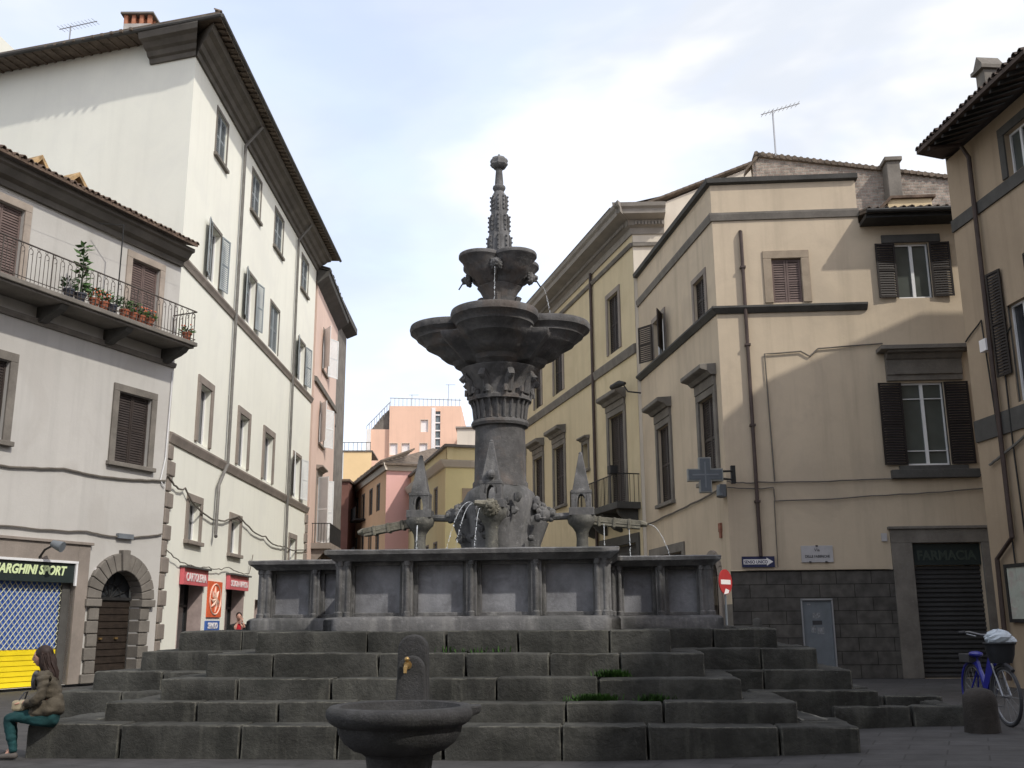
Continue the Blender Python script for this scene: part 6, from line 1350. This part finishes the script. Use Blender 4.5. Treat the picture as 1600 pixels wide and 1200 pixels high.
# seated woman
WP = Vector((-5.68, 13.0, .0)); ww = thing('person', 'seated woman in olive coat and teal trousers at the left end of the steps', 'person', (-5.75, 12.7, 0))
F_ = Vector((-1, -.12, 0)).normalized(); L_ = Vector((0, 0, 1)).cross(F_)   # L_ points to her left
U_ = Vector((0, 0, 1))
def P(f, l, u): return tuple(WP+F_*f+L_*l+U_*u)
hips, chest, neck, hdc = P(.0, 0, .52), P(.09, 0, .86), P(.13, 0, 1.06), P(.19, 0, 1.20)
bodych = [[(hips, .09), (P(.03, 0, .68), .09), (chest, (.11, .09)), (P(.12, 0, .98), .08), (neck, .045), (P(.16, 0, 1.14), .045), (P(.185, 0, 1.19), .06)]]
for sg_ in (-1, 1):
    bodych.append([(hips, .09), (P(.08, sg_*.09, .49), .06), (P(.48, sg_*.09, .49), .045), (P(.39 if sg_ > 0 else .46, sg_*.09, .13), .03), (P(.48 if sg_ > 0 else .54, sg_*.09, .06), .025)])
    bodych.append([(P(.12, 0, .98), .06), (P(.10, sg_*.15, .93), .035), (P(.10, sg_*.235, .71), .03), (P(.33, sg_*.12, .66), .028)])
skinned('body', bodych, M_skin, ww, 2)
skinned('hands', hand_chains(P(.33, .12, .66), F_*.8-L_*.6, -U_, 1, 1, .8), M_skin, ww, 1)
skinned('hands', hand_chains(P(.33, -.12, .66), F_*.8+L_*.6, -U_, -1, 1, .8), M_skin, ww, 1)
hm, f_, w_, u_ = head_mesh(hdc, F_*1+Vector((0, 0, -.12)), 1.0); hd_ = obj('head', hm, M_skin, ww, smooth=180)
m = MB()
for sg_ in (-1, 1): m.ball(Vector(hdc)+f_*.078+w_*sg_*.029+u_*.005, .010, n=8, m=6); m.tube([Vector(hdc)+f_*.09+w_*sg_*.018+u_*.028, Vector(hdc)+f_*.083+w_*sg_*.045+u_*.030], .004, 4)
obj('eyes', m, M_ldark, hd_, smooth=True)
m = MB(); m.tube([Vector(hdc)+f_*.094-w_*.02-u_*.057, Vector(hdc)+f_*.104-u_*.056, Vector(hdc)+f_*.094+w_*.02-u_*.057], .006, 5); obj('lips', m, mat('lips', (.38, .12, .11), .5, .05, 4), hd_)
M_hair = mat('hair_dark', (.028, .016, .013), .6, .3, 20)
m = MB(); h_ = Vector(hdc); m.ball(h_-f_*.028+u_*.035, .108, .092, .105, n=16, m=12, jit=.02, M=Matrix((f_, w_, u_)).transposed())
for i in range(46):
    a = R(70+220*random.random()); q = h_-f_*.03+f_*math.cos(a)*.085+w_*math.sin(a)*.085+u_*random.uniform(-.02, .05)
    m.tube([q, q-u_*.10-f_*random.uniform(.0, .03)+w_*random.uniform(-.02, .02), q-u_*.22-f_*random.uniform(.02, .07)+w_*random.uniform(-.03, .03), q-u_*random.uniform(.30, .40)-f_*random.uniform(.0, .07)], [.018, .026, .022, .006], 5)
obj('hair', m, M_hair, ww, smooth=True)
M_coat = mat('coat_olive', (.085, .073, .055), .9, .3, 6, .5, 15); M_teal = mat('trousers_teal', (.012, .055, .06), .85, .25, 6, .3, 20)
coat = [[(P(-.02, 0, .47), (.19, .16)), (P(.0, 0, .56), (.18, .16)), (P(.04, 0, .72), (.16, .14)), (P(.09, 0, .87), (.175, .14)), (P(.12, 0, .98), (.13, .12)), (P(.14, 0, 1.05), .075)]]
for sg_ in (-1, 1):
    coat.append([(P(.12, 0, .98), (.13, .12)), (P(.10, sg_*.17, .955), .078), (P(.08, sg_*.23, .82), .066), (P(.11, sg_*.25, .70), .06), (P(.22, sg_*.19, .665), .055), (P(.31, sg_*.13, .66), .048)])
    coat.append([(P(.0, 0, .56), (.18, .16)), (P(.14, sg_*.10, .55), .10), (P(.26, sg_*.11, .54), .085)])
skinned('coat', coat, M_coat, ww, 3, fold=.016)
tro = [[(P(-.08, 0, .50), .13), (P(.0, 0, .50), .15), (P(.08, 0, .49), .14)]]
for sg_ in (-1, 1):
    kn = P(.50, sg_*.09, .50)
    tro.append([(P(.08, 0, .49), .14), (P(.18, sg_*.09, .49), .095), (kn, .075), (P(.47 if sg_ > 0 else .5, sg_*.09, .40), .07), (P(.40 if sg_ > 0 else .46, sg_*.09, .14), .05), (P(.39 if sg_ > 0 else .46, sg_*.09, .07), .05)])
skinned('trousers', tro, M_teal, ww, 3, fold=.009)
for sg_ in (-1, 1):
    b0 = .38 if sg_ > 0 else .46; skinned('shoe', [[(P(b0-.05, sg_*.09, .05), .042), (P(b0+.03, sg_*.09, .055), .048), (P(b0+.12, sg_*.09, .045), (.045, .035)), (P(b0+.20, sg_*.09, .035), (.036, .024))]], mat('shoe_grey', (.10, .09, .085), .8, .2, 6), ww, 2)
m = MB(); c_ = Vector(P(.34, 0, .68)); skinned('scarf', [[(P(.20, .06, 1.02), .045), (P(.24, 0, .99), .05), (P(.25, 0, .9), .05), (P(.24, 0, .8), .04)]], mat('scarf_grey', (.10, .10, .11), .9, .3, 8), ww, 2)
bg_ = thing('handbag', 'beige handbag on the lap of the seated woman in the olive coat', 'bag', P(.36, 0, .58))
m = MB(); m.box(-.08, .08, -.13, .13, .565, .69, Matrix.Translation(WP+F_*.38) @ Matrix.Rotation(math.atan2(F_.y, F_.x), 4, 'Z')); obj('pouch', m, mat('bag_beige', (.34, .29, .20), .7, .2, 6), bg_, bevel=.03)
m = MB(); m.tube([P(.38, -.1, .69), P(.34, -.05, .78), P(.34, .05, .78), P(.38, .1, .69)], .01, 5); obj('strap', m, M_ldark, bg_)
# man in red far behind
MP = Vector((-7.97, 30.0, .08)); mm_ = thing('person', 'standing person in red top and black jacket near the red shop signs', 'person', MP)
F_ = Vector((.35, -1, 0)).normalized(); L_ = Vector((0, 0, 1)).cross(F_)
def P(f, l, u): return tuple(MP+F_*f+L_*l+U_*u)
tor = (P(0, 0, 1.36), (.15, .10))
bd = [[(P(0, 0, .95), (.14, .1)), (P(0, 0, 1.12), (.12, .09)), tor, (P(0, 0, 1.46), .07), (P(0, 0, 1.56), .05), (P(.01, 0, 1.62), .06)]]
for sg_ in (-1, 1):
    bd.append([(P(0, 0, .95), (.14, .1)), (P(0, sg_*.1, .88), .085), (P(.02, sg_*.11, .5), .055), (P(0, sg_*.12, .1), .04), (P(.12, sg_*.13, .05), .035)])
    if sg_ > 0: bd.append([tor, (P(0, .19, 1.41), .055), (P(.05, .27, 1.18), .04), (P(.16, .14, 1.42), .032), (P(.17, .11, 1.52), .028)])
    else: bd.append([tor, (P(0, -.19, 1.41), .055), (P(0, -.27, 1.14), .04), (P(.05, -.26, .9), .03)])
skinned('body', bd, M_skin, mm_, 2)
skinned('hands', hand_chains(P(.17, .11, 1.52), U_*.9-L_*.3, -F_, 1, 1, .9), M_skin, mm_, 1); skinned('hands', hand_chains(P(.05, -.26, .9), -U_, F_, -1, 1, .5), M_skin, mm_, 1)
hm, f_, w_, u_ = head_mesh(P(.02, 0, 1.68), F_, 1.0); hd_ = obj('head', hm, M_skin, mm_, smooth=180); h_ = Vector(P(.02, 0, 1.68))
m = MB()
for sg_ in (-1, 1): m.ball(h_+f_*.078+w_*sg_*.029+u_*.005, .011, n=8, m=6)
m.tube([h_+f_*.094-w_*.02-u_*.057, h_+f_*.104-u_*.056, h_+f_*.094+w_*.02-u_*.057], .006, 5); obj('eyes', m, M_ldark, hd_)
m = MB(); m.ball(h_-f_*.022+u_*.04, .105, .086, .095, n=14, m=10, jit=.03, M=Matrix((f_, w_, u_)).transposed()); obj('hair', m, M_hair, mm_, smooth=True)
skinned('shirt', [[(P(0, 0, .95), (.155, .115)), (P(0, 0, 1.15), (.14, .11)), (P(.01, 0, 1.36), (.16, .115)), (P(0, 0, 1.46), .085), (P(0, 0, 1.51), .065)]], mat('shirt_red', (.42, .015, .025), .85, .15, 6), mm_, 2)
jk = []
for sg_ in (-1, 1):
    el = [(P(0, sg_*.19, 1.41), .075), (P(.05 if sg_ > 0 else 0, sg_*.27, 1.17), .06), (P(.15, .15, 1.40), .05)] if sg_ > 0 else [(P(0, sg_*.19, 1.41), .075), (P(0, sg_*.27, 1.14), .06), (P(.05, -.26, .93), .048)]
    jk.append([(P(-.05, 0, 1.42), (.10, .09)), (P(-.01, sg_*.12, 1.43), .085)]+el); jk.append([(P(-.01, sg_*.12, 1.43), .085), (P(-.01, sg_*.13, 1.2), .085), (P(-.01, sg_*.13, .92), .085)])
jk.append([(P(-.05, 0, 1.42), (.10, .09)), (P(-.06, 0, 1.2), (.13, .09)), (P(-.06, 0, .92), (.14, .09))])
skinned('jacket', jk, mat('jacket_black', (.016, .016, .016), .8, .2, 6), mm_, 2)
tr_ = [[(P(0, 0, .95), (.15, .11)), (P(0, 0, .9), (.14, .11))]]
for sg_ in (-1, 1): tr_.append([(P(0, 0, .9), (.14, .11)), (P(0, sg_*.1, .82), .095), (P(.02, sg_*.11, .5), .068), (P(0, sg_*.12, .1), .052)])
skinned('trousers', tr_, mat('trousers_dark', (.03, .03, .04), .8, .2, 6), mm_, 2)
print('objects', len(bpy.data.objects))
